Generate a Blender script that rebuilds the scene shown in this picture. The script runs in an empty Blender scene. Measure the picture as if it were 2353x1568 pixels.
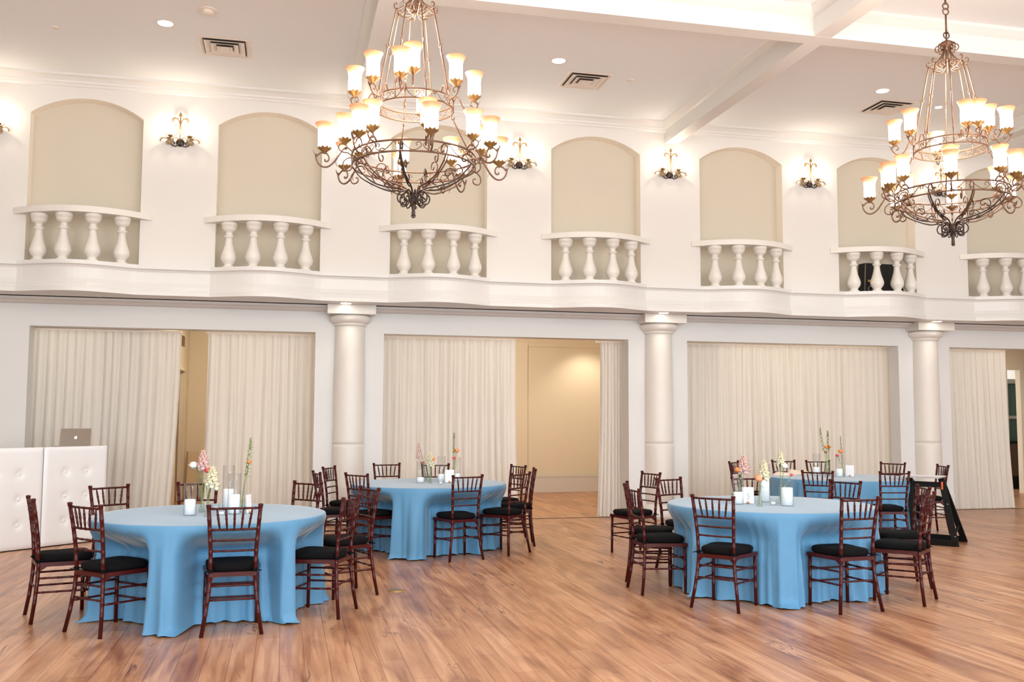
import bpy, math, random
from mathutils import Vector, Matrix
R = math.radians
sin, cos, pi = math.sin, math.cos, math.pi
scene = bpy.context.scene
COL = scene.collection

# ------------------------------------------------------------------ materials
def lin(c):
    out = []
    for v in c[:3]:
        v = v / 255.0
        out.append(v / 12.92 if v <= 0.04045 else ((v + 0.055) / 1.055) ** 2.4)
    return tuple(out) + (1.0,)

def nodes_of(name):
    m = bpy.data.materials.new(name)
    m.use_nodes = True
    nt = m.node_tree
    bs = nt.nodes.get('Principled BSDF')
    return m, nt, bs

def mat(name, rgb, rough=0.5, metal=0.0, spec=0.5, var=0.06, scale=8.0, bump=0.0, bscale=60.0, sheen=0.0, coat=0.0,
        emit=0.0, emitc=None, stretch=None):
    """Principled with gentle procedural colour variation and optional bump."""
    m, nt, bs = nodes_of(name)
    N, L = nt.nodes, nt.links
    c = lin(rgb)
    tc = N.new('ShaderNodeTexCoord'); mp = N.new('ShaderNodeMapping')
    L.new(tc.outputs['Object'], mp.inputs['Vector'])
    if stretch: mp.inputs['Scale'].default_value = stretch
    nz = N.new('ShaderNodeTexNoise'); nz.inputs['Scale'].default_value = scale; nz.inputs['Detail'].default_value = 3
    L.new(mp.outputs[0], nz.inputs['Vector'])
    mix = N.new('ShaderNodeMix'); mix.data_type = 'RGBA'
    mix.inputs[6].default_value = tuple(max(0, v * (1 - var)) for v in c[:3]) + (1,)
    mix.inputs[7].default_value = tuple(min(1, v * (1 + var)) for v in c[:3]) + (1,)
    L.new(nz.outputs['Fac'], mix.inputs[0]); L.new(mix.outputs[2], bs.inputs['Base Color'])
    bs.inputs['Roughness'].default_value = rough
    bs.inputs['Metallic'].default_value = metal
    bs.inputs['Specular IOR Level'].default_value = spec
    if sheen:
        bs.inputs['Sheen Weight'].default_value = sheen
        bs.inputs['Sheen Roughness'].default_value = 0.35
        bs.inputs['Sheen Tint'].default_value = (1, 0.97, 0.92, 1)
    if coat:
        bs.inputs['Coat Weight'].default_value = coat
        bs.inputs['Coat Roughness'].default_value = 0.12
    if bump:
        nb = N.new('ShaderNodeTexNoise'); nb.inputs['Scale'].default_value = bscale; nb.inputs['Detail'].default_value = 2
        L.new(mp.outputs[0], nb.inputs['Vector'])
        bp = N.new('ShaderNodeBump'); bp.inputs['Strength'].default_value = bump; bp.inputs['Distance'].default_value = 0.01
        L.new(nb.outputs['Fac'], bp.inputs['Height']); L.new(bp.outputs[0], bs.inputs['Normal'])
    if emit:
        bs.inputs['Emission Color'].default_value = lin(emitc or rgb)
        bs.inputs['Emission Strength'].default_value = emit
    return m

M = {}
M['wall'] = mat('wall_plaster', (224, 220, 214), 0.75, var=0.02, scale=1.2, bump=0.05, bscale=25)
M['lower_wall'] = mat('lower_wall_paint', (222, 222, 220), 0.7, var=0.02, scale=1.0, bump=0.04, bscale=25)
M['niche'] = mat('niche_paint', (208, 198, 180), 0.8, var=0.03, scale=1.5, bump=0.05, bscale=30)
M['trim'] = mat('painted_trim', (222, 220, 216), 0.35, var=0.015, scale=2)
M['ceiling'] = mat('ceiling_paint', (238, 242, 244), 0.8, var=0.02, scale=0.8)
M['reveal'] = mat('arch_reveal_lit', (246, 236, 222), 0.6, var=0.02, scale=1.2)  # light on the arch returns, put into a lighter colour than the wall's
M['stone'] = mat('cast_stone', (226, 221, 213), 0.4, var=0.02, scale=4)
M['alcove'] = mat('alcove_paint', (232, 222, 202), 0.7, var=0.02, scale=1)
M['white_plastic'] = mat('white_plastic', (235, 226, 216), 0.5)
M['vent_dark'] = mat('vent_dark', (84, 80, 76), 0.8)
M['iron'] = mat('bronze_iron', (112, 84, 66), 0.42, metal=0.55, var=0.25, scale=14, bump=0.1, bscale=80)
M['iron_dark'] = mat('dark_iron', (62, 50, 45), 0.45, metal=0.5, var=0.3, scale=14)
M['gold_leaf'] = mat('antique_gold_iron', (150, 118, 72), 0.4, metal=0.5, var=0.25, scale=20)
M['mahogany'] = mat('mahogany_lacquer', (66, 14, 12), 0.3, spec=0.3, var=0.4, scale=9, coat=0.05, stretch=(1, 1, 0.3))
M['cushion'] = mat('black_cushion', (12, 12, 14), 0.9, spec=0.15, var=0.15, scale=30, bump=0.15, bscale=300)
M['black_wood'] = mat('black_painted_wood', (12, 12, 12), 0.55, spec=0.2, var=0.2, scale=12)
M['vinyl'] = mat('white_tufted_vinyl', (236, 238, 240), 0.35, var=0.015, scale=3)
M['candle'] = mat('white_wax_glow', (250, 248, 246), 0.5, var=0.01, emit=0.3, emitc=(255, 255, 255))  # slight glow added to the wax to keep it white
M['card'] = mat('card_paper', (246, 245, 246), 0.6, var=0.01)
M['ink'] = mat('grey_ink', (90, 92, 95), 0.7)
M['copper'] = mat('copper', (226, 160, 120), 0.25, metal=0.85)
M['napkin'] = mat('cream_napkin', (236, 222, 206), 0.9, var=0.04, scale=10, bump=0.2, bscale=60)
M['laptop'] = mat('brushed_aluminium', (158, 145, 132), 0.42, metal=0.35, var=0.04)
M['logo'] = mat('laptop_logo', (250, 250, 250), 0.4, emit=0.6, emitc=(255, 255, 255))
M['stem'] = mat('green_stem', (118, 142, 70), 0.55, var=0.2, scale=30)
M['leaf'] = mat('dark_leaf', (66, 100, 60), 0.55, var=0.2, scale=30)
M['spike'] = mat('green_buds', (138, 158, 84), 0.6, var=0.3, scale=40)
M['white_petal'] = mat('white_petals', (246, 236, 230), 0.6, var=0.05, scale=30)
M['cream_petal'] = mat('cream_petals', (244, 236, 206), 0.6, var=0.06, scale=30)
M['blush_petal'] = mat('blush_petals', (240, 204, 196), 0.6, var=0.08, scale=30)
M['coral_petal'] = mat('coral_petals', (236, 92, 96), 0.6, var=0.12, scale=30)
M['orange_petal'] = mat('orange_petals', (250, 156, 84), 0.6, var=0.12, scale=30)
M['peach_petal'] = mat('peach_petals', (250, 176, 130), 0.6, var=0.1, scale=30)
M['rust_petal'] = mat('rust_petals', (186, 104, 70), 0.6, var=0.15, scale=30)
M['steel'] = mat('steel', (170, 168, 165), 0.3, metal=0.9)
M['brass'] = mat('brass', (196, 156, 92), 0.3, metal=0.8)
M['case'] = mat('black_tolex', (24, 20, 18), 0.75, var=0.2, scale=60, bump=0.2, bscale=200)
M['label_orange'] = mat('orange_sticker', (214, 92, 44), 0.6)
M['door_wood'] = mat('dark_stained_wood', (70, 48, 34), 0.4, var=0.35, scale=6, stretch=(6, 6, 0.4))
M['teal'] = mat('teal_lit_panelling', (58, 84, 82), 0.35, var=0.3, scale=6, stretch=(5, 5, 0.5))  # teal light on the dark panelling, put into the base colour
M['door_grey'] = mat('grey_brown_door', (140, 122, 100), 0.5)
M['canvas'] = mat('pale_wood_panel', (206, 186, 156), 0.7, var=0.15, scale=14, stretch=(6, 6, 1))
M['track'] = mat('dark_floor_track', (50, 48, 46), 0.5)

def emission(name, rgb, s):
    m, nt, bs = nodes_of(name)
    bs.inputs['Base Color'].default_value = lin(rgb)
    bs.inputs['Emission Color'].default_value = lin(rgb)
    bs.inputs['Emission Strength'].default_value = s
    return m
M['lens'] = emission('lamp_lens', (255, 246, 232), 9.0)
M['flame'] = emission('candle_bulb', (255, 232, 200), 14.0)
M['sleeve'] = mat('candle_sleeve', (236, 196, 168), 0.6)

def shade_mat():
    m, nt, bs = nodes_of('alabaster_shade')
    N, L = nt.nodes, nt.links
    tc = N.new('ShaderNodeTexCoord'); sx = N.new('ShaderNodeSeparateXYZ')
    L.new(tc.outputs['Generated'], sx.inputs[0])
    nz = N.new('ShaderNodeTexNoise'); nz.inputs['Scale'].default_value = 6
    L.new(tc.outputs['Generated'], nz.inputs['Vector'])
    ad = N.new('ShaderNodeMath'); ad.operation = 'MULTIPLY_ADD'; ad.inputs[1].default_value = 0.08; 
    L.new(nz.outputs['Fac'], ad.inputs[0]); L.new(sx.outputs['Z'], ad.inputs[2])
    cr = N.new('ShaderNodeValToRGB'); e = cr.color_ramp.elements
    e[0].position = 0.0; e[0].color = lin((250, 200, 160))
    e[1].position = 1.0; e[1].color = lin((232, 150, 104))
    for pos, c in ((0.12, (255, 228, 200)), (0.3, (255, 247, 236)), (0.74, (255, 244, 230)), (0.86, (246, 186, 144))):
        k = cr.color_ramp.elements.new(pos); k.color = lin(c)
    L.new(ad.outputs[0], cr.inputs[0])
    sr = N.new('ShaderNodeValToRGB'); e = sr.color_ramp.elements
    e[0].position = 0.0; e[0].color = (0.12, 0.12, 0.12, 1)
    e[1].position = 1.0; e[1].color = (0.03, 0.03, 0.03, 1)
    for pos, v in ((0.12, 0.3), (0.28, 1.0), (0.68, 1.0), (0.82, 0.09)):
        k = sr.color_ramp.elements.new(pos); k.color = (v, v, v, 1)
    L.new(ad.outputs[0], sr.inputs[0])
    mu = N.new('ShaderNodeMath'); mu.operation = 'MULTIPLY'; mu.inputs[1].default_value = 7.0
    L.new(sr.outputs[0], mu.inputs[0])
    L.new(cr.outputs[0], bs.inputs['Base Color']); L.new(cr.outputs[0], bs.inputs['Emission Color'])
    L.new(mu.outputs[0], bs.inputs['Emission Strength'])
    bs.inputs['Roughness'].default_value = 0.4
    return m
M['shade'] = shade_mat()

def glass_mat(name, tint=(0.99, 0.992, 0.99, 1)):
    m, nt, bs = nodes_of(name)
    N, L = nt.nodes, nt.links
    tr = N.new('ShaderNodeBsdfTransparent'); tr.inputs[0].default_value = tint
    gl = N.new('ShaderNodeBsdfGlossy'); gl.inputs['Roughness'].default_value = 0.03
    lw = N.new('ShaderNodeLayerWeight'); lw.inputs['Blend'].default_value = 0.5
    pw = N.new('ShaderNodeMath'); pw.operation = 'POWER'; pw.inputs[1].default_value = 3.5; L.new(lw.outputs['Facing'], pw.inputs[0])
    ml = N.new('ShaderNodeMath'); ml.operation = 'MULTIPLY_ADD'; ml.inputs[1].default_value = 0.55; ml.inputs[2].default_value = 0.03; L.new(pw.outputs[0], ml.inputs[0])
    nz = N.new('ShaderNodeTexNoise'); nz.inputs['Scale'].default_value = 5
    tc = N.new('ShaderNodeTexCoord'); L.new(tc.outputs['Object'], nz.inputs['Vector'])
    bp = N.new('ShaderNodeBump'); bp.inputs['Strength'].default_value = 0.05; L.new(nz.outputs['Fac'], bp.inputs['Height'])
    L.new(bp.outputs[0], gl.inputs['Normal'])
    mx = N.new('ShaderNodeMixShader'); L.new(ml.outputs[0], mx.inputs[0])
    L.new(tr.outputs[0], mx.inputs[1]); L.new(gl.outputs[0], mx.inputs[2])
    L.new(mx.outputs[0], nt.nodes['Material Output'].inputs[0])
    nt.nodes.remove(bs)
    return m
M['glass'] = glass_mat('clear_glass')
M['water_glass'] = glass_mat('green_tinted_glass', (0.90, 0.93, 0.84, 1))

def cloth_mat():
    m, nt, bs = nodes_of('blue_linen')
    N, L = nt.nodes, nt.links
    tc = N.new('ShaderNodeTexCoord')
    nz = N.new('ShaderNodeTexNoise'); nz.inputs['Scale'].default_value = 5; nz.inputs['Detail'].default_value = 4
    L.new(tc.outputs['Object'], nz.inputs['Vector'])
    mix = N.new('ShaderNodeMix'); mix.data_type = 'RGBA'
    mix.inputs[6].default_value = lin((84, 142, 184)); mix.inputs[7].default_value = lin((98, 154, 193))
    L.new(nz.outputs['Fac'], mix.inputs[0]); L.new(mix.outputs[2], bs.inputs['Base Color'])
    wv = N.new('ShaderNodeTexNoise'); wv.inputs['Scale'].default_value = 260; wv.inputs['Detail'].default_value = 1
    L.new(tc.outputs['Object'], wv.inputs['Vector'])
    bp = N.new('ShaderNodeBump'); bp.inputs['Strength'].default_value = 0.12; bp.inputs['Distance'].default_value = 0.004
    L.new(wv.outputs['Fac'], bp.inputs['Height']); L.new(bp.outputs[0], bs.inputs['Normal'])
    bs.inputs['Roughness'].default_value = 0.62
    bs.inputs['Specular IOR Level'].default_value = 0.45
    bs.inputs['Sheen Weight'].default_value = 0.55
    bs.inputs['Sheen Roughness'].default_value = 0.3
    bs.inputs['Sheen Tint'].default_value = lin((255, 240, 226))
    return m
M['cloth'] = cloth_mat()

def curtain_mat():
    m, nt, bs = nodes_of('sheer_curtain')
    N, L = nt.nodes, nt.links
    tc = N.new('ShaderNodeTexCoord'); mp = N.new('ShaderNodeMapping'); mp.inputs['Scale'].default_value = (9, 9, 0.25)
    L.new(tc.outputs['Object'], mp.inputs['Vector'])
    nz = N.new('ShaderNodeTexNoise'); nz.inputs['Scale'].default_value = 3; nz.inputs['Detail'].default_value = 4
    L.new(mp.outputs[0], nz.inputs['Vector'])
    mix = N.new('ShaderNodeMix'); mix.data_type = 'RGBA'
    mix.inputs[6].default_value = lin((224, 220, 212)); mix.inputs[7].default_value = lin((240, 238, 233))
    L.new(nz.outputs['Fac'], mix.inputs[0])
    df = N.new('ShaderNodeBsdfDiffuse'); tl = N.new('ShaderNodeBsdfTranslucent')
    L.new(mix.outputs[2], df.inputs[0]); L.new(mix.outputs[2], tl.inputs[0])
    mx = N.new('ShaderNodeMixShader'); mx.inputs[0].default_value = 0.28
    L.new(df.outputs[0], mx.inputs[1]); L.new(tl.outputs[0], mx.inputs[2])
    L.new(mx.outputs[0], N['Material Output'].inputs[0]); N.remove(bs)
    return m
M['curtain'] = curtain_mat()

PLANK_ANGLE = 0.0
def floor_mat():
    m, nt, bs = nodes_of('oak_plank_floor')
    N, L = nt.nodes, nt.links
    tc = N.new('ShaderNodeTexCoord'); mp = N.new('ShaderNodeMapping')
    mp.inputs['Rotation'].default_value = (0, 0, R(-90 + PLANK_ANGLE))
    L.new(tc.outputs['Object'], mp.inputs['Vector'])
    br = N.new('ShaderNodeTexBrick'); br.offset = 0.37; br.offset_frequency = 2
    br.inputs['Scale'].default_value = 1.0; br.inputs['Brick Width'].default_value = 1.25; br.inputs['Row Height'].default_value = 0.155
    br.inputs['Mortar Size'].default_value = 0.0016; br.inputs['Mortar Smooth'].default_value = 0.2; br.inputs['Bias'].default_value = 0.0
    br.inputs['Color1'].default_value = lin((216, 170, 134)); br.inputs['Color2'].default_value = lin((194, 144, 106))
    br.inputs['Mortar'].default_value = lin((120, 80, 56))
    L.new(mp.outputs[0], br.inputs['Vector'])
    # grain, stretched along the plank
    m2 = N.new('ShaderNodeMapping'); m2.inputs['Scale'].default_value = (0.35, 7, 1); L.new(mp.outputs[0], m2.inputs['Vector'])
    g = N.new('ShaderNodeTexNoise'); g.inputs['Scale'].default_value = 3.2; g.inputs['Detail'].default_value = 6; g.inputs['Distortion'].default_value = 0.7
    L.new(m2.outputs[0], g.inputs['Vector'])
    gr = N.new('ShaderNodeValToRGB'); gr.color_ramp.elements[0].position = 0.32; gr.color_ramp.elements[1].position = 0.62
    gr.color_ramp.elements[0].color = lin((206, 178, 160)); gr.color_ramp.elements[1].color = (1, 1, 1, 1)
    L.new(g.outputs['Fac'], gr.inputs[0])
    mu = N.new('ShaderNodeMix'); mu.data_type = 'RGBA'; mu.blend_type = 'MULTIPLY'; mu.inputs[0].default_value = 0.8
    L.new(br.outputs['Color'], mu.inputs[6]); L.new(gr.outputs[0], mu.inputs[7])
    # large dark knots / smoky figure
    m3 = N.new('ShaderNodeMapping'); m3.inputs['Scale'].default_value = (0.55, 2.4, 1); L.new(mp.outputs[0], m3.inputs['Vector'])
    k = N.new('ShaderNodeTexNoise'); k.inputs['Scale'].default_value = 1.5; k.inputs['Detail'].default_value = 4; k.inputs['Distortion'].default_value = 1.3
    L.new(m3.outputs[0], k.inputs['Vector'])
    kr = N.new('ShaderNodeValToRGB'); kr.color_ramp.elements[0].position = 0.28; kr.color_ramp.elements[1].position = 0.55
    kr.color_ramp.elements[0].color = lin((172, 138, 120)); kr.color_ramp.elements[1].color = (1, 1, 1, 1)
    L.new(k.outputs['Fac'], kr.inputs[0])
    mu2 = N.new('ShaderNodeMix'); mu2.data_type = 'RGBA'; mu2.blend_type = 'MULTIPLY'; mu2.inputs[0].default_value = 0.85
    L.new(mu.outputs[2], mu2.inputs[6]); L.new(kr.outputs[0], mu2.inputs[7])
    # occasional dark cracks running with the grain
    m4 = N.new('ShaderNodeMapping'); m4.inputs['Scale'].default_value = (0.5, 3.4, 1); L.new(mp.outputs[0], m4.inputs['Vector'])
    ck = N.new('ShaderNodeTexNoise'); ck.inputs['Scale'].default_value = 1.7; ck.inputs['Detail'].default_value = 3; ck.inputs['Distortion'].default_value = 0.9
    L.new(m4.outputs[0], ck.inputs['Vector'])
    cr = N.new('ShaderNodeValToRGB'); ce = cr.color_ramp.elements
    ce[0].position = 0.485; ce[0].color = (0, 0, 0, 1); ce[1].position = 0.515; ce[1].color = (0, 0, 0, 1)
    q = ce.new(0.5); q.color = (1, 1, 1, 1)
    L.new(ck.outputs['Fac'], cr.inputs[0])
    mk = N.new('ShaderNodeTexNoise'); mk.inputs['Scale'].default_value = 1.3; L.new(m3.outputs[0], mk.inputs['Vector'])
    mr = N.new('ShaderNodeMapRange'); mr.inputs[1].default_value = 0.54; mr.inputs[2].default_value = 0.62; L.new(mk.outputs['Fac'], mr.inputs[0])
    mm = N.new('ShaderNodeMath'); mm.operation = 'MULTIPLY'; L.new(cr.outputs[0], mm.inputs[0]); L.new(mr.outputs[0], mm.inputs[1])
    mx3 = N.new('ShaderNodeMix'); mx3.data_type = 'RGBA'; mx3.inputs[7].default_value = lin((112, 78, 66))
    L.new(mm.outputs[0], mx3.inputs[0]); L.new(mu2.outputs[2], mx3.inputs[6])
    L.new(mx3.outputs[2], bs.inputs['Base Color'])
    bs.inputs['Roughness'].default_value = 0.3
    rr = N.new('ShaderNodeMapRange'); rr.inputs[3].default_value = 0.24; rr.inputs[4].default_value = 0.4
    L.new(k.outputs['Fac'], rr.inputs[0]); L.new(rr.outputs[0], bs.inputs['Roughness'])
    bs.inputs['Specular IOR Level'].default_value = 0.55
    bp = N.new('ShaderNodeBump'); bp.inputs['Strength'].default_value = 0.25; bp.inputs['Distance'].default_value = 0.003
    iv = N.new('ShaderNodeMath'); iv.operation = 'SUBTRACT'; iv.inputs[0].default_value = 1.0
    L.new(br.outputs['Fac'], iv.inputs[1]); L.new(iv.outputs[0], bp.inputs['Height']); L.new(bp.outputs[0], bs.inputs['Normal'])
    return m
M['floor'] = floor_mat()

# ------------------------------------------------------------------ mesh builder
class MB:
    def __init__(s): s.v = []; s.f = []; s.sm = []; s.mi = []
    def add(s, vs, fs, smooth=False, mi=0):
        b = len(s.v); s.v += [tuple(p) for p in vs]
        for f in fs: s.f.append(tuple(b + i for i in f)); s.sm.append(smooth); s.mi.append(mi)
        return s
    def box(s, x0, x1, y0, y1, z0, z1, mi=0):
        vs = [(x, y, z) for z in (z0, z1) for y in (y0, y1) for x in (x0, x1)]
        return s.add(vs, [(0, 2, 3, 1), (4, 5, 7, 6), (0, 1, 5, 4), (2, 6, 7, 3), (0, 4, 6, 2), (1, 3, 7, 5)], False, mi)
    def hexa(s, p, mi=0):
        return s.add(p, [(0, 3, 2, 1), (4, 5, 6, 7), (0, 1, 5, 4), (1, 2, 6, 5), (2, 3, 7, 6), (3, 0, 4, 7)], False, mi)
    def bar(s, a, b, w, d, up=(0, 0, 1), mi=0):
        a = Vector(a); b = Vector(b); t = (b - a).normalized(); u = Vector(up)
        x = t.cross(u)
        if x.length < 1e-4: x = t.cross(Vector((1, 0, 0)))
        x.normalize(); y = x.cross(t).normalized()
        q = []
        for p in (a, b):
            q += [p - x * w / 2 - y * d / 2, p + x * w / 2 - y * d / 2, p + x * w / 2 + y * d / 2, p - x * w / 2 + y * d / 2]
        return s.hexa(q, mi)
    def tube(s, pts, r, n=8, cap=True, mi=0, flat=1.0):
        pts = [Vector(p) for p in pts]; k = len(pts)
        rr = r if isinstance(r, (list, tuple)) else [r] * k
        up = None; vs = []
        for i, p in enumerate(pts):
            t = (pts[min(i + 1, k - 1)] - pts[max(i - 1, 0)])
            if t.length < 1e-9: t = Vector((0, 0, 1))
            t.normalize()
            if up is None:
                up = Vector((0, 0, 1)) if abs(t.z) < 0.9 else Vector((1, 0, 0))
            x = up.cross(t)
            if x.length < 1e-6: x = Vector((1, 0, 0)).cross(t)
            x.normalize(); y = t.cross(x).normalized(); up = y
            for j in range(n):
                a = 2 * pi * j / n
                vs.append(p + x * (cos(a) * rr[i]) + y * (sin(a) * rr[i] * flat))
        fs = []
        for i in range(k - 1):
            for j in range(n):
                a = i * n + j; b = i * n + (j + 1) % n
                fs.append((a, b, b + n, a + n))
        if cap:
            fs.append(tuple(range(n - 1, -1, -1))); fs.append(tuple((k - 1) * n + j for j in range(n)))
        return s.add(vs, fs, True, mi)
    def lathe(s, prof, n=24, c=(0, 0, 0), mi=0, close=True, wob=None, axis='z'):
        vs = []
        for r_, z in prof:
            for j in range(n):
                a = 2 * pi * j / n; q = r_ * (wob(a, z) if wob else 1)
                if axis == 'z': vs.append((c[0] + q * cos(a), c[1] + q * sin(a), c[2] + z))
                else: vs.append((c[0] + q * cos(a), c[1] + z, c[2] + q * sin(a)))
        fs = []
        for i in range(len(prof) - 1):
            for j in range(n):
                a = i * n + j; b = i * n + (j + 1) % n
                fs.append((a, b, b + n, a + n) if axis == 'z' else (a, a + n, b + n, b))
        if close:
            fs.append(tuple(range(n - 1, -1, -1)) if axis == 'z' else tuple(range(n)))
            m_ = len(prof) - 1
            fs.append(tuple(m_ * n + j for j in (range(n) if axis == 'z' else range(n - 1, -1, -1))))
        return s.add(vs, fs, True, mi)
    def ball(s, c, r, n=10, m=6, mi=0, sc=(1, 1, 1)):
        pr = [(max(1e-4, sin(pi * i / m)) * r, -cos(pi * i / m) * r) for i in range(m + 1)]
        vs = []
        for q, z in pr:
            for j in range(n):
                a = 2 * pi * j / n; vs.append((c[0] + q * cos(a) * sc[0], c[1] + q * sin(a) * sc[1], c[2] + z * sc[2]))
        fs = [(i * n + j, i * n + (j + 1) % n, (i + 1) * n + (j + 1) % n, (i + 1) * n + j) for i in range(m) for j in range(n)]
        return s.add(vs, fs, True, mi)
    def torus(s, c, Rr, r, n=24, k=8, rot=None, mi=0, a0=0, a1=2 * pi):
        rot = rot or Matrix.Identity(3)
        full = abs(a1 - a0 - 2 * pi) < 1e-4
        pts = [Vector(c) + rot @ Vector((Rr * cos(a0 + (a1 - a0) * i / n), Rr * sin(a0 + (a1 - a0) * i / n), 0)) for i in range(n + 1)]
        return s.tube(pts, r, k, not full, mi)
    def leaf(s, base, d, up, L, W, curl=0.3, mi=0):
        base = Vector(base); d = Vector(d).normalized(); up = Vector(up).normalized()
        x = d.cross(up)
        if x.length < 1e-5: x = Vector((1, 0, 0))
        x.normalize(); u = x.cross(d).normalized()
        vs = []; K = 5
        for i in range(K + 1):
            t = i / K; w = W * sin(pi * min(0.98, 0.12 + 0.88 * t)) * 0.5
            p = base + d * (L * t) + u * (curl * L * t * t)
            vs += [p - x * w + u * w * 0.3, p, p + x * w + u * w * 0.3]
        fs = []
        for i in range(K):
            a = i * 3
            fs += [(a, a + 1, a + 4, a + 3), (a + 1, a + 2, a + 5, a + 4)]
        return s.add(vs, fs, True, mi)
    def build(s, name, mats, parent=None, loc=None, rz=0):
        me = bpy.data.meshes.new(name)
        me.from_pydata(s.v, [], s.f)
        if not isinstance(mats, (list, tuple)): mats = [mats]
        for m_ in mats: me.materials.append(m_)
        me.polygons.foreach_set('use_smooth', s.sm)
        me.polygons.foreach_set('material_index', s.mi)
        me.update()
        o = bpy.data.objects.new(name, me); COL.objects.link(o)
        if parent is not None: o.parent = parent
        if loc is not None: o.location = loc
        if rz: o.rotation_euler = (0, 0, rz)
        return o

def empty(name, label, cat, loc=(0, 0, 0), rz=0, group=None):
    o = bpy.data.objects.new(name, None); COL.objects.link(o)
    o.empty_display_size = 0.1
    o.location = loc; o.rotation_euler = (0, 0, rz)
    o['label'] = label; o['category'] = cat
    if group: o['group'] = group
    return o
def tag(o, label, cat, group=None, kind=None):
    o['label'] = label; o['category'] = cat
    if group: o['group'] = group
    if kind: o['kind'] = kind
    return o
def kids(o): return [c for c in bpy.data.objects if c.parent == o]
def dup(root, loc, rz, label=None, group=None):
    """copy a thing with its parts and sub-parts (mesh data shared)"""
    def cp(o, par):
        c = o.copy(); COL.objects.link(c)
        if par is not None: c.parent = par
        for ch in kids(o): cp(ch, c)
        return c
    r = cp(root, None)
    r.location = loc; r.rotation_euler = (0, 0, rz)
    if label: r['label'] = label
    if group: r['group'] = group
    return r

# ------------------------------------------------------------------ dimensions (metres)
YF, YW = 13.98, 14.25           # lower wall face and back of its thickness
ZH = 2.752                      # head of the curtained openings
X0, SP, OW = -3.372, 4.755, 3.775
YU = 13.49                      # upper wall face
AX0, AS, AW = -3.354, 2.3777, 1.405
ZC = 6.07                       # ceiling
SOF = 3.13                      # gallery soffit
LEDGE = 3.53                    # gallery floor
XL, XR, YB = -8.0, 17.5, -5.0   # room extents
YA = 19.33                      # rear wall of the rooms behind the curtains
CC = [0.893 + SP * k for k in range(3)]   # columns

# ------------------------------------------------------------------ setting
f = MB().box(XL, XR, YB, 21.0, -0.1, 0.0).build('floor', M['floor'])
tag(f, 'wide warm oak plank floor with a soft sheen running under the tables', 'floor', kind='structure')
f = MB().box(XL, XR, YB, YU + 0.3, ZC, ZC + 0.1).build('ceiling', M['ceiling'])
tag(f, 'high cream plaster ceiling divided by white beams', 'ceiling', kind='structure')

# lower wall: piers and lintel round four openings
b = MB()
xs = [XL] + sum([[X0 + SP * k, X0 + SP * k + OW] for k in range(4)], []) + [XR]
for i in range(0, len(xs), 2): b.box(xs[i], xs[i + 1], YF, YW, 0, ZH)
b.box(XL, XR, YF, YW, ZH, SOF + 0.02)
o = b.build('wall_back', M['lower_wall'])
tag(o, 'lower white back wall with four wide rectangular curtained openings', 'wall', kind='structure')

# upper wall with seven segmental arches
def arch_pts(x0, w, zs, rise, n=18):
    cx = x0 + w / 2; h = w / 2; rad = (h * h + rise * rise) / (2 * rise); zc = zs + rise - rad; a = math.asin(h / rad)
    return [(cx + rad * sin(-a + 2 * a * i / n), zc + rad * cos(-a + 2 * a * i / n)) for i in range(n + 1)]
ZS, RISE, DN = 5.541, 0.235, 0.2
b = MB(); nb_ = MB()
ks = list(range(-1, 9))
ax = [AX0 + AS * k for k in ks]
prev = XL
for x0 in ax:
    if x0 > XR - 2: break
    b.add([(prev, YU, LEDGE - .05), (x0, YU, LEDGE - .05), (x0, YU, ZC), (prev, YU, ZC)], [(0, 1, 2, 3)])
    P = arch_pts(x0, AW, ZS, RISE)
    vs = []
    for x, z in P: vs += [(x, YU, z), (x, YU, ZC)]
    b.add(vs, [(2 * i, 2 * i + 2, 2 * i + 3, 2 * i + 1) for i in range(len(P) - 1)])
    prof = [(x0, LEDGE - .05)] + P + [(x0 + AW, LEDGE - .05)]
    vs = []
    for x, z in prof: vs += [(x, YU, z), (x, YU + DN, z)]
    b.add(vs, [(2 * i, 2 * i + 1, 2 * i + 3, 2 * i + 2) for i in range(len(prof) - 1)], False, 1)
    nb_.add([(x, YU + DN - 0.002, z) for x, z in prof], [tuple(range(len(prof)))])
    prev = x0 + AW
b.add([(prev, YU, LEDGE - .05), (XR, YU, LEDGE - .05), (XR, YU, ZC), (prev, YU, ZC)], [(0, 1, 2, 3)])
b.box(XL, XR, YU + DN, YU + DN + 0.1, SOF, ZC)
o = b.build('wall_upper', [M['wall'], M['reveal']])
tag(o, 'upper cream wall above the gallery pierced by a row of segmental arches', 'wall', kind='structure')
o = nb_.build('wall_niche', M['niche'])
tag(o, 'flat grey-beige infill panels recessed inside the gallery arches', 'wall', kind='structure')

# gallery entablature with bowed balconies
def path():
    pts = []
    y0, bulge = 13.28, 0.26
    x = XL
    pts.append((XL, y0))
    for k in ks:
        a = AX0 - 0.04 + AS * k; w = 1.455
        if a < XL or a + w > XR: continue
        n = 18
        for i in range(n + 1):
            t = i / n
            h = 0.5 - 0.5 * cos(2 * pi * t)
            h = (h ** 0.62) * (1.0)
            pts.append((a + w * t, y0 - bulge * h))
    pts.append((XR, y0))
    return pts
PTH = path()
def front_y(x):
    for i in range(len(PTH) - 1):
        if PTH[i][0] <= x <= PTH[i + 1][0]:
            t = (x - PTH[i][0]) / max(1e-6, PTH[i + 1][0] - PTH[i][0]); return PTH[i][1] * (1 - t) + PTH[i + 1][1] * t
    return 13.28
prof = [(0.0, SOF), (-0.0, 3.185), (0.012, 3.19), (0.018, 3.215), (0.035, 3.25), (0.045, 3.30), (0.045, 3.44), (0.03, 3.465), (0.0, 3.48), (-0.0, LEDGE)]
b = MB(); vs = []
for x, y in PTH:
    for d, z in prof: vs.append((x, y + d, z))
n = len(prof)
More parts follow.
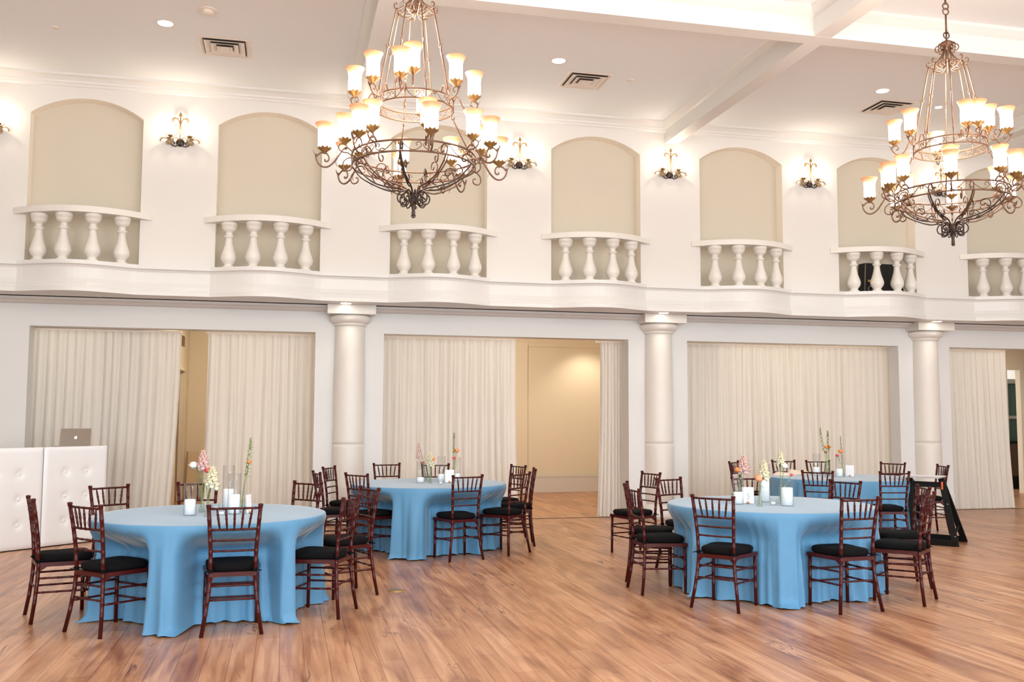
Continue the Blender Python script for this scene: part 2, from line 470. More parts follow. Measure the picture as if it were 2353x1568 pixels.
b.add(vs, [(i * n + j, (i + 1) * n + j, (i + 1) * n + j + 1, i * n + j + 1) for i in range(len(PTH) - 1) for j in range(n - 1)])
# ledge top and soffit
vs = []
for x, y in PTH: vs += [(x, y, LEDGE), (x, YU + DN, LEDGE)]
b.add(vs, [(2 * i, 2 * i + 2, 2 * i + 3, 2 * i + 1) for i in range(len(PTH) - 1)])
vs = []
for x, y in PTH: vs += [(x, y, SOF), (x, YW, SOF)]
b.add(vs, [(2 * i, 2 * i + 1, 2 * i + 3, 2 * i + 2) for i in range(len(PTH) - 1)])
o = b.build('trim_1', M['trim'])
tag(o, 'white gallery entablature with shallow bowed balcony fronts', 'cornice', kind='structure')
# bed mould under the soffit against the lower wall
def extrude_x(b, prof, x0, x1, mi=0):
    n = len(prof)
    b.add([(x, y, z) for x in (x0, x1) for y, z in prof], [(j, j + 1, n + j + 1, n + j) for j in range(n - 1)], False, mi)
def extrude_y(b, prof, y0, y1, mi=0):
    n = len(prof)
    b.add([(x, y, z) for y in (y0, y1) for x, z in prof], [(j, n + j, n + j + 1, j + 1) for j in range(n - 1)], False, mi)
b = MB(); extrude_x(b, [(YF - 0.16, SOF), (YF - 0.16, SOF - 0.03), (YF - 0.10, SOF - 0.04), (YF - 0.07, SOF - 0.065), (YF - 0.03, SOF - 0.075), (YF, SOF - 0.08)][::-1], XL, XR)
o = b.build('trim_2', M['trim']); tag(o, 'stepped bed moulding where the gallery soffit meets the lower wall', 'moulding', kind='structure')
# wall crown
b = MB(); extrude_x(b, [(YU, 5.915), (YU - 0.02, 5.93), (YU - 0.03, 5.955), (YU - 0.05, 5.965), (YU - 0.055, 5.99), (YU - 0.09, 6.03), (YU - 0.13, 6.045), (YU - 0.135, ZC)], XL, XR)
o = b.build('trim_3', M['trim']); tag(o, 'white crown moulding along the top of the arched wall', 'moulding', kind='structure')
# beams
HB = [(-.19, ZC), (-.175, 6.04), (-.125, 5.99), (-.105, 5.975), (-.09, 5.965), (-.09, 5.825), (-.105, 5.815), (-.105, 5.75), (.105, 5.75), (.105, 5.815), (.09, 5.825), (.09, 5.965), (.105, 5.975), (.125, 5.99), (.175, 6.04), (.19, ZC)]
tn = 4
BX = [-4.0, 0.935, 5.69, 10.445, 15.2]
for x in BX:
    b = MB(); extrude_y(b, [(x + dx, z) for dx, z in HB], YB, YU)
    o = b.build('trim_%d' % tn, M['trim']); tn += 1
    tag(o, 'white moulded ceiling beam running out from the arched wall %s' % ['at far left', 'above the nearer chandelier', 'above the right-hand chandelier', 'past the right-hand chandelier', 'at the far right end'][BX.index(x)], 'beam', kind='structure')
for y in (9.31, 3.9):
    b = MB(); extrude_x(b, [(y + dx, z) for dx, z in [(p, q - .0015 if q < 6 else q) for p, q in HB]], XL, XR)
    o = b.build('trim_%d' % tn, M['trim']); tn += 1
    tag(o, 'white moulded ceiling cross beam %s' % ('parallel to the arched wall behind the chandeliers' if y > 5 else 'nearest the camera overhead'), 'beam', kind='structure')
# side walls of the hall
o = MB().box(XL - 0.1, XL, YB, 21, 0, ZC).build('wall_left', M['wall']); tag(o, 'plain cream side wall at the left end of the hall', 'wall', kind='structure')
o = MB().box(XR, XR + 0.1, YB, 21, 0, ZC).build('wall_right', M['wall']); tag(o, 'plain cream side wall at the right end of the hall', 'wall', kind='structure')

# baseboards on the piers
for i, (xa, xb) in enumerate([(xs[k], xs[k + 1]) for k in range(0, len(xs), 2)]):
    b = MB().box(xa - 0.0, xb + 0.0, YF - 0.025, YF - 0.001, 0, 0.26).box(xa, xb, YF - 0.035, YF - 0.001, 0.26, 0.285)
    o = b.build('baseboard_%s' % ['left', 'middle_left', 'middle', 'middle_right', 'right'][i], M['trim'])
    tag(o, 'tall white baseboard at the foot of %s' % ['the left end of the lower wall', 'the wall pier behind the first column', 'the wall pier behind the second column', 'the wall pier behind the third column', 'the right end of the lower wall'][i], 'baseboard', kind='structure')

# rooms behind the curtains
b = MB()
b.box(XL, 10.9, YA, YA + 0.1, 0, 3.3)                      # rear wall
b.box(-2.0, -1.815, 14.5, 17.2, 0, 3.3).box(-2.0, -1.815, 17.2, 18.5, 2.35, 3.3).box(-2.0, -1.815, 18.5, YA, 0, 3.3)   # side wall with doorway
b.box(2.6, 4.894, YA - 0.06, YA, 0, 3.3)                   # shallow pilaster
b.box(XL, XR, 14.0, 21, 3.2, 3.3)                          # low ceiling
b.box(10.9, 14.757, 17.2, 17.3, 0, 3.3).box(15.07, XR, 17.2, 17.3, 0, 3.3).box(14.757, 15.07, 17.2, 17.3, 2.58, 3.3)
b.box(10.40, 10.50, 14.5, YA, 0, 3.3)
b.box(0.85, 0.95, 14.5, YA, 0, 3.3); b.box(6.85, 6.95, 14.5, YA, 0, 3.3)
extrude_x(b, [(YA, 3.0), (YA - .03, 3.02), (YA - .05, 3.08), (YA - .11, 3.17), (YA - .13, 3.2)], 0.95, 6.85)
extrude_x(b, [(17.2, 3.0), (17.17, 3.02), (17.15, 3.08), (17.09, 3.17), (17.07, 3.2)], 10.95, XR)
o = b.build('wall_alcove', M['alcove']); tag(o, 'warm beige walls of the rooms seen behind the parted curtains', 'wall', kind='structure')
b = MB()
b.box(0.95, 6.85, YA - 0.085, YA - 0.061, 0, 0.31).box(0.95, 6.85, YA - 0.095, YA - 0.061, 0.31, 0.335)
b.box(-1.81, 0.85, YA - 0.025, YA - 0.001, 0, 0.31).box(-1.81, 0.85, YA - 0.035, YA - 0.001, 0.31, 0.335)
b.box(10.95, 14.65, 17.175, 17.199, 0, 0.31)
o = b.build('baseboard_alcove', M['trim']); tag(o, 'tall cream baseboard in the rooms behind the curtains', 'baseboard', kind='structure')
b = MB()
for (x0, x1, z0, z1) in ((14.66, 14.757, 0, 2.67), (15.07, 15.17, 0, 2.67), (14.757, 15.07, 2.58, 2.67)): b.box(x0, x1, 17.165, 17.199, z0, z1)
o = b.build('door_1', M['alcove']); tag(o, 'cream door casing round the narrow doorway at far right', 'door frame', kind='structure')
b = MB()
b.box(-1.813, -1.79, 17.12, 17.2, 0, 2.43).box(-1.813, -1.79, 18.5, 18.58, 0, 2.43).box(-1.813, -1.79, 17.2, 18.5, 2.35, 2.43)
o = b.build('door_2', M['alcove']); tag(o, 'cream door casing on the side wall seen through the first curtain gap', 'door frame', kind='structure')
o = MB().box(-1.93, -1.89, 17.2, 18.5, 0, 2.35).build('door_3', M['door_grey']); tag(o, 'grey-brown door set in the side wall behind the first curtain gap', 'door', kind='structure')
o = MB().box(X0, 16.0, 14.262, 14.288, 0.0, 0.006).build('trim_20', M['track']); tag(o, 'thin dark track line on the floor under the curtains', 'floor track', kind='structure')

# dark panelled bar room beyond the right doorway
t = empty('bar_cabinet', 'dark wood and teal-lit cabinet seen through the narrow doorway at far right', 'cabinet', (16.15, 18.6, 0))
b = MB()
for i in range(7): b.box(-0.6 + i * 0.17, -0.44 + i * 0.17, 0, 0.05, 1.05, 2.35)
b.build('upper_panel', M['teal'], t)
b = MB().box(-0.6, 0.6, -0.35, 0.05, 0.28, 1.0)
b.build('lower_panel', M['door_wood'], t)
MB().box(-0.62, 0.62, -0.38, 0.06, 1.0, 1.05).build('counter', M['black_wood'], t)
MB().box(-0.6, 0.6, -0.34, 0.05, 0.0, 0.28).build('plinth', M['black_wood'], t)
MB().box(-0.6, 0.6, -0.1, 0.06, 2.35, 2.45).build('cornice', M['steel'], t)
MB().box(-0.35, 0.25, -0.08, -0.02, 1.55, 1.62).build('rail', M['steel'], t)

# ------------------------------------------------------------------ columns
def make_column(x, label):
    t = empty('column', label, 'column', (x, YF, 0), 0, 'round plaster columns between the openings')
    b = MB(); rs = 0.225
    b.lathe([(rs + .003, 0.0), (rs + .002, .6), (rs + .002, 1.1), (rs + .002, 1.148), (rs - .003, 1.15), (rs - .003, 1.154), (rs + .001, 1.156), (rs, 1.2), (rs - .002, 2.0), (rs - .012, 2.8), (rs - .014, 2.86)], 40)
    b.build('shaft', M['stone'], t)
    b = MB().lathe([(.212, 2.84), (.235, 2.85), (.237, 2.868), (.225, 2.876), (.255, 2.885), (.285, 2.905), (.302, 2.935), (.305, 2.965), (.292, 2.99), (.26, 3.0)], 40)
    b.build('capital', M['stone'], t)
    MB().box(-.34, .34, -.34, 0.0, 2.998, SOF - 0.001).build('abacus', M['stone'], t)
    b = MB().lathe([(.30, 0), (.30, .10), (.28, .12), (.285, .15), (.27, .19), (.24, .21), (.228, .23)], 40)
    b.build('base', M['stone'], t)
    return t
for x, l in zip(CC, ['white round column left of the middle opening, rising behind the left tables',
                     'white round column between the half-open curtain bay and the fully curtained bay',
                     'white round column farthest right, behind the black folding stand']): make_column(x, l)

# ------------------------------------------------------------------ balustrades
def make_baluster():
    b = MB()
    P = [(0.078, 0), (.078, .035), (.06, .045), (.058, .062), (.068, .08), (.092, .115), (.102, .15), (.104, .175), (.098, .2), (.1, .205), (.085, .25), (.068, .31),
         (.053, .38), (.046, .44), (.047, .475), (.062, .482), (.066, .495), (.062, .508), (.047, .515), (.045, .56), (.058, .568), (.083, .59), (.096, .62), (.097, .632), (.1, .634), (.102, .66), (.105, .662), (.108, .705), (.1, .71)]
    k = (4.165 - LEDGE) / 0.71
    b.lathe([(r_, z * k) for r_, z in P], 24)
    return b
blab = ['stone balustrade on the leftmost bowed balcony', 'stone balustrade on the second balcony from the left', 'stone balustrade below the nearer chandelier, third from the left',
        'stone balustrade on the fourth balcony, left of the middle column', 'stone balustrade on the fifth balcony from the left', 'stone balustrade with a black case behind its balusters',
        'stone balustrade cut by the right edge of the picture']
bal_mesh = None
for k in range(7):
    cx = AX0 + AW / 2 + AS * k
    t = empty('balustrade', blab[k], 'balustrade', (cx, YU, LEDGE), 0, 'balustrades along the gallery')
    # handrail: bowed slab from wall to wall
    b = MB(); n = 20; hw = 0.853; vs = []
    for i in range(n + 1):
        s_ = -1 + 2 * i / n; x = s_ * hw
        yo = -0.375 * (1 - s_ * s_) - 0.02; yi = min(-0.001, yo + 0.26 + 0.4 * (abs(s_) ** 6)) if abs(s_) > 0.72 else yo + 0.26
        yi = min(-0.001, yi)
        vs += [(x, yo, .635), (x, yi, .635), (x, yi, .715), (x, yo, .715)]
    fs = []
    for i in range(n):
        a = 4 * i
        for j in range(4): fs.append((a + j, a + 4 + j, a + 4 + (j + 1) % 4, a + (j + 1) % 4))
    fs += [(0, 1, 2, 3), (4 * n + 3, 4 * n + 2, 4 * n + 1, 4 * n)]
    b.add(vs, fs).build('handrail', M['stone'], t)
    for dx, dy in ((-.515, -.115), (-.19, -.245), (.165, -.25), (.5, -.12)):
        if bal_mesh is None:
            o = make_baluster().build('baluster', M['stone'], t); bal_mesh = o.data
        else:
            o = bpy.data.objects.new('baluster', bal_mesh); COL.objects.link(o); o.parent = t
        o.location = (dx, dy, 0)

# black case behind balustrade six
cx = AX0 + AS * 5
t = empty('equipment_case', 'black equipment case with silver corners standing behind the balustrade', 'case', (cx + 0.78, YU + 0.035, LEDGE + 0.001), R(4))
b = MB().hexa([(-.38, -.07, 0), (.38, -.07, 0), (.38, .13, 0), (-.38, .13, 0), (-.33, -.04, .5), (.33, -.04, .5), (.33, .12, .5), (-.33, .12, .5)])
b.build('body', M['case'], t)
MB().bar((-.375, -.072, .0), (-.326, -.042, .5), .012, .012).build('corner_strip', M['steel'], t)
MB().box(-.31, -.25, -.075, -.055, .19, .225).build('latch', M['brass'], t)
MB().torus((-.27, -.078, .08), .04, .007, 20, 6, Matrix.Rotation(R(90), 3, 'X')).build('ring_handle', M['steel'], t)

# ------------------------------------------------------------------ ceiling fixtures
def make_downlight(x, y, z, r, label, small=False, group='recessed downlights in the main ceiling'):
    t = empty('downlight', label, 'downlight', (x, y, z), 0, group)
    MB().lathe([(r, -.002), (r * 1.22, -.004), (r * 1.25, -.0005), (r * 1.25, 0.0)], 32, close=False).build('trim_ring', M['white_plastic'], t)
    MB().lathe([(0.001, -.0035), (r, -.0035), (r, -.001)], 32).build('lens', M['lens'], t)
    return t
make_downlight(-1.445, 11.37, ZC, .085, 'glowing recessed ceiling light left of the smoke detector')
make_downlight(3.29, 11.4, ZC, .085, 'glowing recessed ceiling light between the two chandeliers')
make_downlight(7.95, 11.4, ZC, .085, 'glowing recessed ceiling light above the vent left of the right-hand chandelier')
make_downlight(9.16, 11.82, ZC, .05, 'small recessed ceiling light seen through the right-hand chandelier rods')
for x, l in zip((.80, 5.56, 10.32), ('first', 'middle', 'third')):
    make_downlight(x, 13.52, SOF, .075, 'round recessed light in the gallery soffit above the %s column' % l, group='soffit lights')
def make_vent(x, y, label):
    t = empty('ceiling_vent', label, 'vent', (x, y, ZC), 0, 'square ceiling diffusers')
    b = MB(); s = .31
    def frame(b, so, si, z0, z1):
        q = [(-so, -so, z0), (so, -so, z0), (so, so, z0), (-so, so, z0), (-si, -si, z1), (si, -si, z1), (si, si, z1), (-si, si, z1)]
        b.add(q, [(0, 4, 5, 1), (1, 5, 6, 2), (2, 6, 7, 3), (3, 7, 4, 0)])
    frame(b, .31, .285, -.001, -.012); frame(b, .285, .25, -.012, -.001)
    b.build('outer_frame', M['white_plastic'], t)
    MB().box(-.25, .25, -.25, .25, -.003, -.0005).build('dark_throat', M['vent_dark'], t)
    for so, si, z0, z1 in ((.225, .165, -.022, -.004), (.15, .10, -.028, -.006), (.08, .035, -.034, -.01)):
        b = MB(); frame(b, so, si, z0, z1); frame(b, so + .012, so, z0 + .002, z0)
        b.build('louver', M['white_plastic'], t)
    MB().box(-.06, .06, -.06, .06, -.03, -.026).build('centre_plate', M['white_plastic'], t)
make_vent(-.815, 11.95, 'square louvred ceiling vent near the smoke detector')
make_vent(3.83, 12.0, 'square louvred ceiling vent between the two chandeliers')
make_vent(8.43, 12.0, 'square louvred ceiling vent beside the right-hand chandelier')
t = empty('smoke_detector', 'white round smoke detector on the ceiling near the top left', 'smoke detector', (-.936, 10.87, ZC))
MB().lathe([(.10, 0), (.10, -.008), (.095, -.012), (.001, -.012)], 32, close=False).build('base_plate', M['white_plastic'], t)
MB().lathe([(.062, -.012), (.06, -.04), (.045, -.055), (.001, -.056)], 28, close=False).build('sensor_housing', M['white_plastic'], t)
for x, y, l in ((-2.71, 11.8, 'small flat sprinkler cover disc at the upper left of the ceiling'), (4.42, 11.83, 'small flat sprinkler cover disc right of the middle ceiling vent')):
    o = MB().lathe([(.045, 0), (.045, -.006), (.04, -.009), (.001, -.009)], 24, close=False).build('sprinkler_cover', M['white_plastic']); o.location = (x, y, ZC)
    tag(o, l, 'sprinkler cover')
t = empty('security_camera', 'tiny black camera at the top right of the fully curtained bay', 'camera', (10.55, 14.2, 2.70))
MB().lathe([(.012, 0.05), (.012, 0)], 10).build('mount', M['iron_dark'], t)
MB().ball((0, 0, -.02), .026).build('lens_ball', M['black_wood'], t)

# ------------------------------------------------------------------ wrought-iron helpers
def spiral(cx, cz, r0, r1, a0, a1, n=14):
    """points in a 2-D plane"""
    return [(cx + (r0 + (r1 - r0) * i / n) * cos(R(a0 + (a1 - a0) * i / n)), cz + (r0 + (r1 - r0) * i / n) * sin(R(a0 + (a1 - a0) * i / n))) for i in range(n + 1)]
def smooth(P, n=4):
    """Catmull-Rom through 2-D or 3-D points"""
    out = []
    k = len(P)
    for i in range(k - 1):
        p0 = P[max(0, i - 1)]; p1 = P[i]; p2 = P[i + 1]; p3 = P[min(k - 1, i + 2)]
        for j in range(n):
            t = j / n; t2 = t * t; t3 = t2 * t
            out.append(tuple(0.5 * (2 * b_ + (c_ - a_) * t + (2 * a_ - 5 * b_ + 4 * c_ - d_) * t2 + (3 * b_ - a_ - 3 * c_ + d_) * t3) for a_, b_, c_, d_ in zip(p0, p1, p2, p3)))
    out.append(tuple(P[-1])); return out

# ------------------------------------------------------------------ wall sconces
def make_sconce(label):
    t = empty('wall_sconce', label, 'sconce', (0, 0, 0), 0, 'wrought iron sconces between the arches')
    Y = -.05
    def pl(P, y=Y, yo=None): return [(x, y if yo is None else y + yo * (i / (len(P) - 1)), z) for i, (x, z) in enumerate(P)]
    b = MB().lathe([(.001, -.03), (.035, -.028), (.052, -.012), (.058, 0)], 20, axis='y')
    for s in (-1, 1):
        b.tube(pl([(s * x, z) for x, z in smooth([(.01, -.02), (.05, -.06), (.1, -.05), (.115, -.02), (.09, .0), (.07, -.02), (.085, -.035)])], -.03), .008, 6)
    b.build('back_plate', M['iron_dark'], t, loc=(0, 0, 0))
    b = MB()
    for s in (-1, 1):
        S = lambda P: [(s * x, z) for x, z in smooth(P)]
        # big S from the upper crown scroll down to the cup
        b.tube(pl(S([(.055, .26), (.035, .265), (.03, .29), (.05, .315), (.08, .325), (.105, .30), (.1, .265)][::-1][:4] + [(.04, .318), (.012, .27), (.006, .2), (.02, .14), (.06, .085), (.12, .055)])), .0072, 6)
        b.tube(pl(S([(.07, .27), (.085, .275), (.09, .295), (.07, .315), (.04, .31)])), .006, 6)
        b.tube(pl(S([(.03, .2), (.05, .22), (.07, .215), (.05, .235)])), .006, 6)
        # lower S: plate to cup and outer curl
        b.tube(pl(S([(.02, .03), (.05, .055), (.085, .035), (.1, -.01), (.13, -.03), (.155, -.01), (.15, .02), (.13, .015)])), .008, 6)
        b.tube(pl(S([(.13, .045), (.18, .035), (.21, .04), (.245, .02), (.25, -.01)])), .008, 6)
        b.tube(pl(S([(.13, .045), (.18, .06), (.20, .1), (.185, .125), (.17, .11)])), .0065, 6)
        b.tube(pl(S([(.13, .045), (.11, .0), (.13, -.03), (.16, -.04), (.175, -.01), (.15, .005)])), .0072, 6)
    b.tube([(0, Y, .0), (0, Y, .34)], .008, 6)
    b.build('scroll_arms', M['gold_leaf'], t)
    b = MB().lathe([(.001, .33), (.012, .335), (.022, .355), (.014, .38), (.001, .41)], 10, c=(0, Y, 0))
    b.build('finial', M['gold_leaf'], t)
    for s in (-1, 1):
        b = MB()
        for k in range(8):
            a = 2 * pi * k / 8
            b.leaf((s * .13, Y, .045), (cos(a) * .7, sin(a) * .7, .9), (0, 0, 1), .065, .03, -.3)
        b.build('leaf_cup', M['gold_leaf'], t)
        MB().lathe([(.009, .05), (.009, .115)], 10, c=(s * .13, Y, 0)).build('candle_sleeve', M['sleeve'], t)
        MB().lathe([(.004, .115), (.011, .13), (.01, .145), (.001, .17)], 10, c=(s * .13, Y, 0)).build('bulb', M['flame'], t)
    return t
sc0 = make_sconce('')
slab = ['candle sconce cut by the left edge of the picture', 'wrought iron candle sconce between the first and second arches', 'candle sconce mostly hidden behind the nearer chandelier',
        'candle sconce just right of the nearer chandelier', 'candle sconce under the ceiling beam end, between the fourth and fifth arches', 'candle sconce between the fifth and sixth arches',
        'candle sconce glimpsed behind the right-hand chandelier']
ZSC = 5.26
sx = [-1.47 + AS * (k - 1) for k in range(7)]
for k, x in enumerate(sx):
    o = sc0 if k == 0 else dup(sc0, (x, YU, ZSC), 0)
    o.location = (x, YU, ZSC); o['label'] = slab[k]
def lamp(name, kind, loc, energy, color, size=0.05, rot=None, size_y=None, spread=None, angle=None):
    d = bpy.data.lights.new(name, kind); d.energy = energy; d.color = color
    if kind == 'AREA':
        d.size = size
        if size_y: d.shape = 'RECTANGLE'; d.size_y = size_y
        if spread: d.spread = spread
    elif kind in ('POINT', 'SPOT'): d.shadow_soft_size = size
    if kind == 'SPOT' and angle: d.spot_size = angle; d.spot_blend = 0.8
    o = bpy.data.objects.new(name, d); COL.objects.link(o); o.location = loc
    if rot: o.rotation_euler = rot
    return o
WARM = (1.0, 0.80, 0.60)
for x in sx:
    for s in (-1, 1):
        lamp('sconce_lamp', 'POINT', (x + s * .13, YU - .10, ZSC + .16), 5.2, (1.0, 0.84, 0.66), 0.02)

# ------------------------------------------------------------------ chandeliers
SHADE_ME = None; CUP_ME = None
def shade_mesh():
    out = [(.03, .0), (.045, .01), (.05, .03), (.0505, .08), (.0495, .125), (.053, .155), (.063, .18), (.071, .196), (.073, .202)]
    inn = [(.069, .201), (.060, .18), (.050, .155), (.047, .125), (.047, .08), (.045, .03), (.001, .012)]
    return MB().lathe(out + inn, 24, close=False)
def cup_mesh():
    b = MB()
    b.lathe([(.008, -.03), (.012, -.025), (.03, -.005), (.048, .008), (.05, .012), (.03, .006), (.001, .004)], 16, close=False)
    for k in range(10):
        a = 2 * pi * k / 10
        b.leaf((cos(a) * .02, sin(a) * .02, -.012), (cos(a), sin(a), .55), (0, 0, 1), .052, .028, .15)
    return b
def make_chandelier(loc, az, label, uppers, phase):
    """az: compass direction of the viewer's line of sight, so listed angles are measured from the side nearest the hall's front"""
    global SHADE_ME, CUP_ME
    t = empty('chandelier', label, 'chandelier', loc, 0, 'two-tier wrought iron chandeliers')
    X, Y, _ = loc
    def pol(P, ang):          # (r, z) profile -> 3-D at direction ang (0 = towards the viewer, positive to the right)
        th = az + pi + R(-ang) * -1
        # direction vector toward viewer rotated
        dx, dy = -sin(az), -cos(az)
        rx, ry = cos(az), -sin(az)
        ux = dx * cos(R(ang)) + rx * sin(R(ang)); uy = dy * cos(R(ang)) + ry * sin(R(ang))
        return [(r_ * ux, r_ * uy, z) for r_, z in P]
    # --- stem, chain links and canopy
    b = MB()
    b.tube([(0, 0, 4.93), (0, 0, 5.02)], .008, 8)
    zz_ = 4.98; segs = [('l', .05), ('r', .17), ('l', .05), ('l', .05), ('r', .30), ('l', .05), ('r', .12)]
    z = 4.955
    for kind, h in segs:
        if z + h > 5.74: h = 5.74 - z
        if h <= 0: break
        if kind == 'l':
            b.torus((0, 0, z + h / 2), h / 2 + .004, .006, 16, 6, Matrix.Rotation(R(90), 3, 'X') @ Matrix.Rotation(0.0, 3, 'Z'))
            b.torus((0, 0, z + h), .014, .005, 10, 6)
        else: b.tube([(0, 0, z), (0, 0, z + h)], .0085, 8)
        z += h
    b.tube([(0, 0, z), (0, 0, 5.75)], .0085, 8)
    b.build('hanging_stem', M['iron'], t)
    MB().lathe([(.065, 5.748), (.06, 5.735), (.03, 5.715), (.012, 5.70)], 20, close=False).build('ceiling_canopy', M['iron'], t)
    # --- crown
    b = MB()
    b.lathe([(.012, 4.70), (.02, 4.72), (.014, 4.78), (.02, 4.86), (.055, 4.895), (.06, 4.905), (.04, 4.92), (.012, 4.935)], 16, close=False)
    for k in range(8):
        a = phase + 45 * k
        b.leaf(pol([(.02, 4.90)], a)[0], Vector(pol([(1, .2)], a)[0]), (0, 0, 1), .055, .035, -.35)
        b.tube(pol(smooth([(.075, 4.855), (.06, 4.875), (.045, 4.86), (.05, 4.835), (.075, 4.83), (.095, 4.85), (.09, 4.88), (.06, 4.895), (.03, 4.875), (.035, 4.82), (.07, 4.76), (.12, 4.715), (.145, 4.70), (.165, 4.71), (.17, 4.735), (.155, 4.75), (.145, 4.735)], 3), a), .0055, 6)
        if k % 2 == 0 or True:
            b.tube(pol(smooth([(.035, 4.75), (.03, 4.72), (.055, 4.70), (.08, 4.72), (.075, 4.75), (.055, 4.745), (.055, 4.73)], 3), a + 22.5), .0045, 6)
            b.tube(pol(smooth([(.02, 4.70), (.05, 4.665), (.1, 4.67), (.145, 4.70)], 3), a), .005, 6)
    b.build('crown', M['iron'], t)
    # --- tier rings
    def band(r_, zt, zb, name, nsc):
        b = MB()
        for z_ in (zt, zb):
            n = 48; w = .011; h = .006; vs = []
            for i in range(n):
                a = 2 * pi * i / n
                for dr, dz in ((-w * .45, -h), (w * .45, -h), (w * .45, h), (-w * .45, h)): vs.append(((r_ + dr) * cos(a), (r_ + dr) * sin(a), z_ + dz))
            fs = [(4 * i + j, 4 * i + (j + 1) % 4, (4 * ((i + 1) % n)) + (j + 1) % 4, (4 * ((i + 1) % n)) + j) for i in range(n) for j in range(4)]
            b.add(vs, fs, True)
        b.build(name, M['iron'], t)
        b = MB(); H = zt - zb; W = 2 * pi * r_ / nsc
        for k in range(nsc):
            c0 = 2 * pi * k / nsc
            for s in (-1, 1):
                Q = [(.10, .50), (.13, .70), (.05, .80), (.02, .55), (.08, .25), (.2, .12), (.33, .45), (.42, .85), (.5, .9)] if s else []
                pp = []
                for u, v in smooth(Q, 3):
                    a = c0 + s * u * W / r_; pp.append((r_ * cos(a), r_ * sin(a), zb + v * H))
                b.tube(pp, .0036, 5)
            for s in (-1, 1):
                a = c0 + s * .47 * W / r_
                b.leaf((r_ * cos(a), r_ * sin(a), zb + .88 * H), (0, 0, -1), (cos(a), sin(a), 0), H * .35, H * .16, 0)
        b.build(name + '_scrollwork', M['iron'], t)
    band(.30, 3.985, 3.915, 'upper_ring', 8)
    band(.472, 3.545, 3.462, 'lower_ring', 8)
    # --- suspension rods
    for k in range(8):
        a = phase + 45 * k + 6
        b = MB()
        b.tube(pol([(.15, 4.705), (.158, 4.685), (.215, 4.40)], a), .0062, 6)
        b.tube(pol(smooth([(.205, 4.405), (.21, 4.385), (.225, 4.385), (.23, 4.405)], 3), a), .005, 6)
        b.tube(pol([(.222, 4.395), (.222, 4.37), (.285, 4.045)], a), .0062, 6)
        b.tube(pol(smooth([(.275, 4.06), (.28, 4.035), (.297, 4.03), (.305, 4.055), (.298, 4.07)], 3), a), .005, 6)
        b.tube(pol([(.292, 4.035), (.30, 3.985), (.30, 3.915)], a), .0055, 6)
        b.build('suspension_rod', M['iron'], t)
        if k % 2 == 0:
            b = MB()
            b.tube(pol(smooth([(.30, 3.915), (.30, 3.885), (.315, 3.875), (.325, 3.895)], 3), a), .005, 6)
            b.tube(pol([(.312, 3.88), (.32, 3.86), (.455, 3.62)], a), .006, 6)
            b.tube(pol(smooth([(.45, 3.64), (.452, 3.612), (.468, 3.605), (.475, 3.63)], 3), a), .005, 6)
            b.tube(pol([(.463, 3.608), (.472, 3.545)], a), .005, 6)
            b.build('lower_suspension_rod', M['iron'], t)
    # --- basket ribs and scrolls
    for k in range(8):
        a = phase + 22 + 45 * k
        b = MB()
        P = smooth([(.41, 3.505), (.385, 3.50), (.375, 3.525), (.40, 3.555), (.435, 3.545), (.455, 3.50), (.40, 3.42), (.31, 3.35), (.2, 3.315), (.09, 3.295), (.045, 3.26), (.03, 3.21)], 4)
        b.tube(pol(P, a), .0068, 6)
        b.tube(pol(smooth([(.47, 3.46), (.42, 3.395), (.31, 3.33), (.20, 3.285), (.12, 3.285)], 3), a), .0055, 6)
        b.tube(pol(smooth([(.30, 3.345), (.33, 3.40), (.30, 3.445), (.255, 3.44), (.245, 3.405), (.27, 3.39), (.285, 3.41)], 3), a), .0048, 6)
        b.tube(pol(smooth([(.24, 3.32), (.2, 3.36), (.16, 3.36), (.15, 3.335), (.17, 3.325)], 3), a), .0045, 6)
        b.leaf(pol([(.25, 3.31)], a)[0], Vector(pol([(-.8, -.1)], a)[0]), (0, 0, 1), .07, .02, -.4)
        b.leaf(pol([(.36, 3.36)], a)[0], Vector(pol([(-.6, -.5)], a)[0]), (0, 0, 1), .06, .018, -.3)
        b.build('basket_rib', M['iron_dark'] if k % 2 else M['iron'], t)
    # hub, lower curls and drop finial
    b = MB()
    b.lathe([(.001, 3.275), (.028, 3.27), (.034, 3.25), (.034, 3.21), (.04, 3.20), (.03, 3.19), (.018, 3.17), (.012, 3.12), (.016, 3.11), (.008, 3.085), (.001, 3.075)], 16, close=False)
    b.torus((0, 0, 3.085), .014, .005, 12, 6, Matrix.Rotation(R(90), 3, 'X'))
    for k in range(8):
        a = phase + 45 * k
        b.tube(pol(smooth([(.03, 3.245), (.06, 3.275), (.1, 3.265), (.125, 3.23), (.115, 3.19), (.08, 3.18), (.06, 3.205), (.075, 3.23), (.092, 3.215)], 3), a), .006, 6)
        b.tube(pol(smooth([(.03, 3.20), (.055, 3.165), (.09, 3.16), (.1, 3.18)], 3), a + 22), .005, 6)
    b.build('bottom_finial', M['iron_dark'], t)
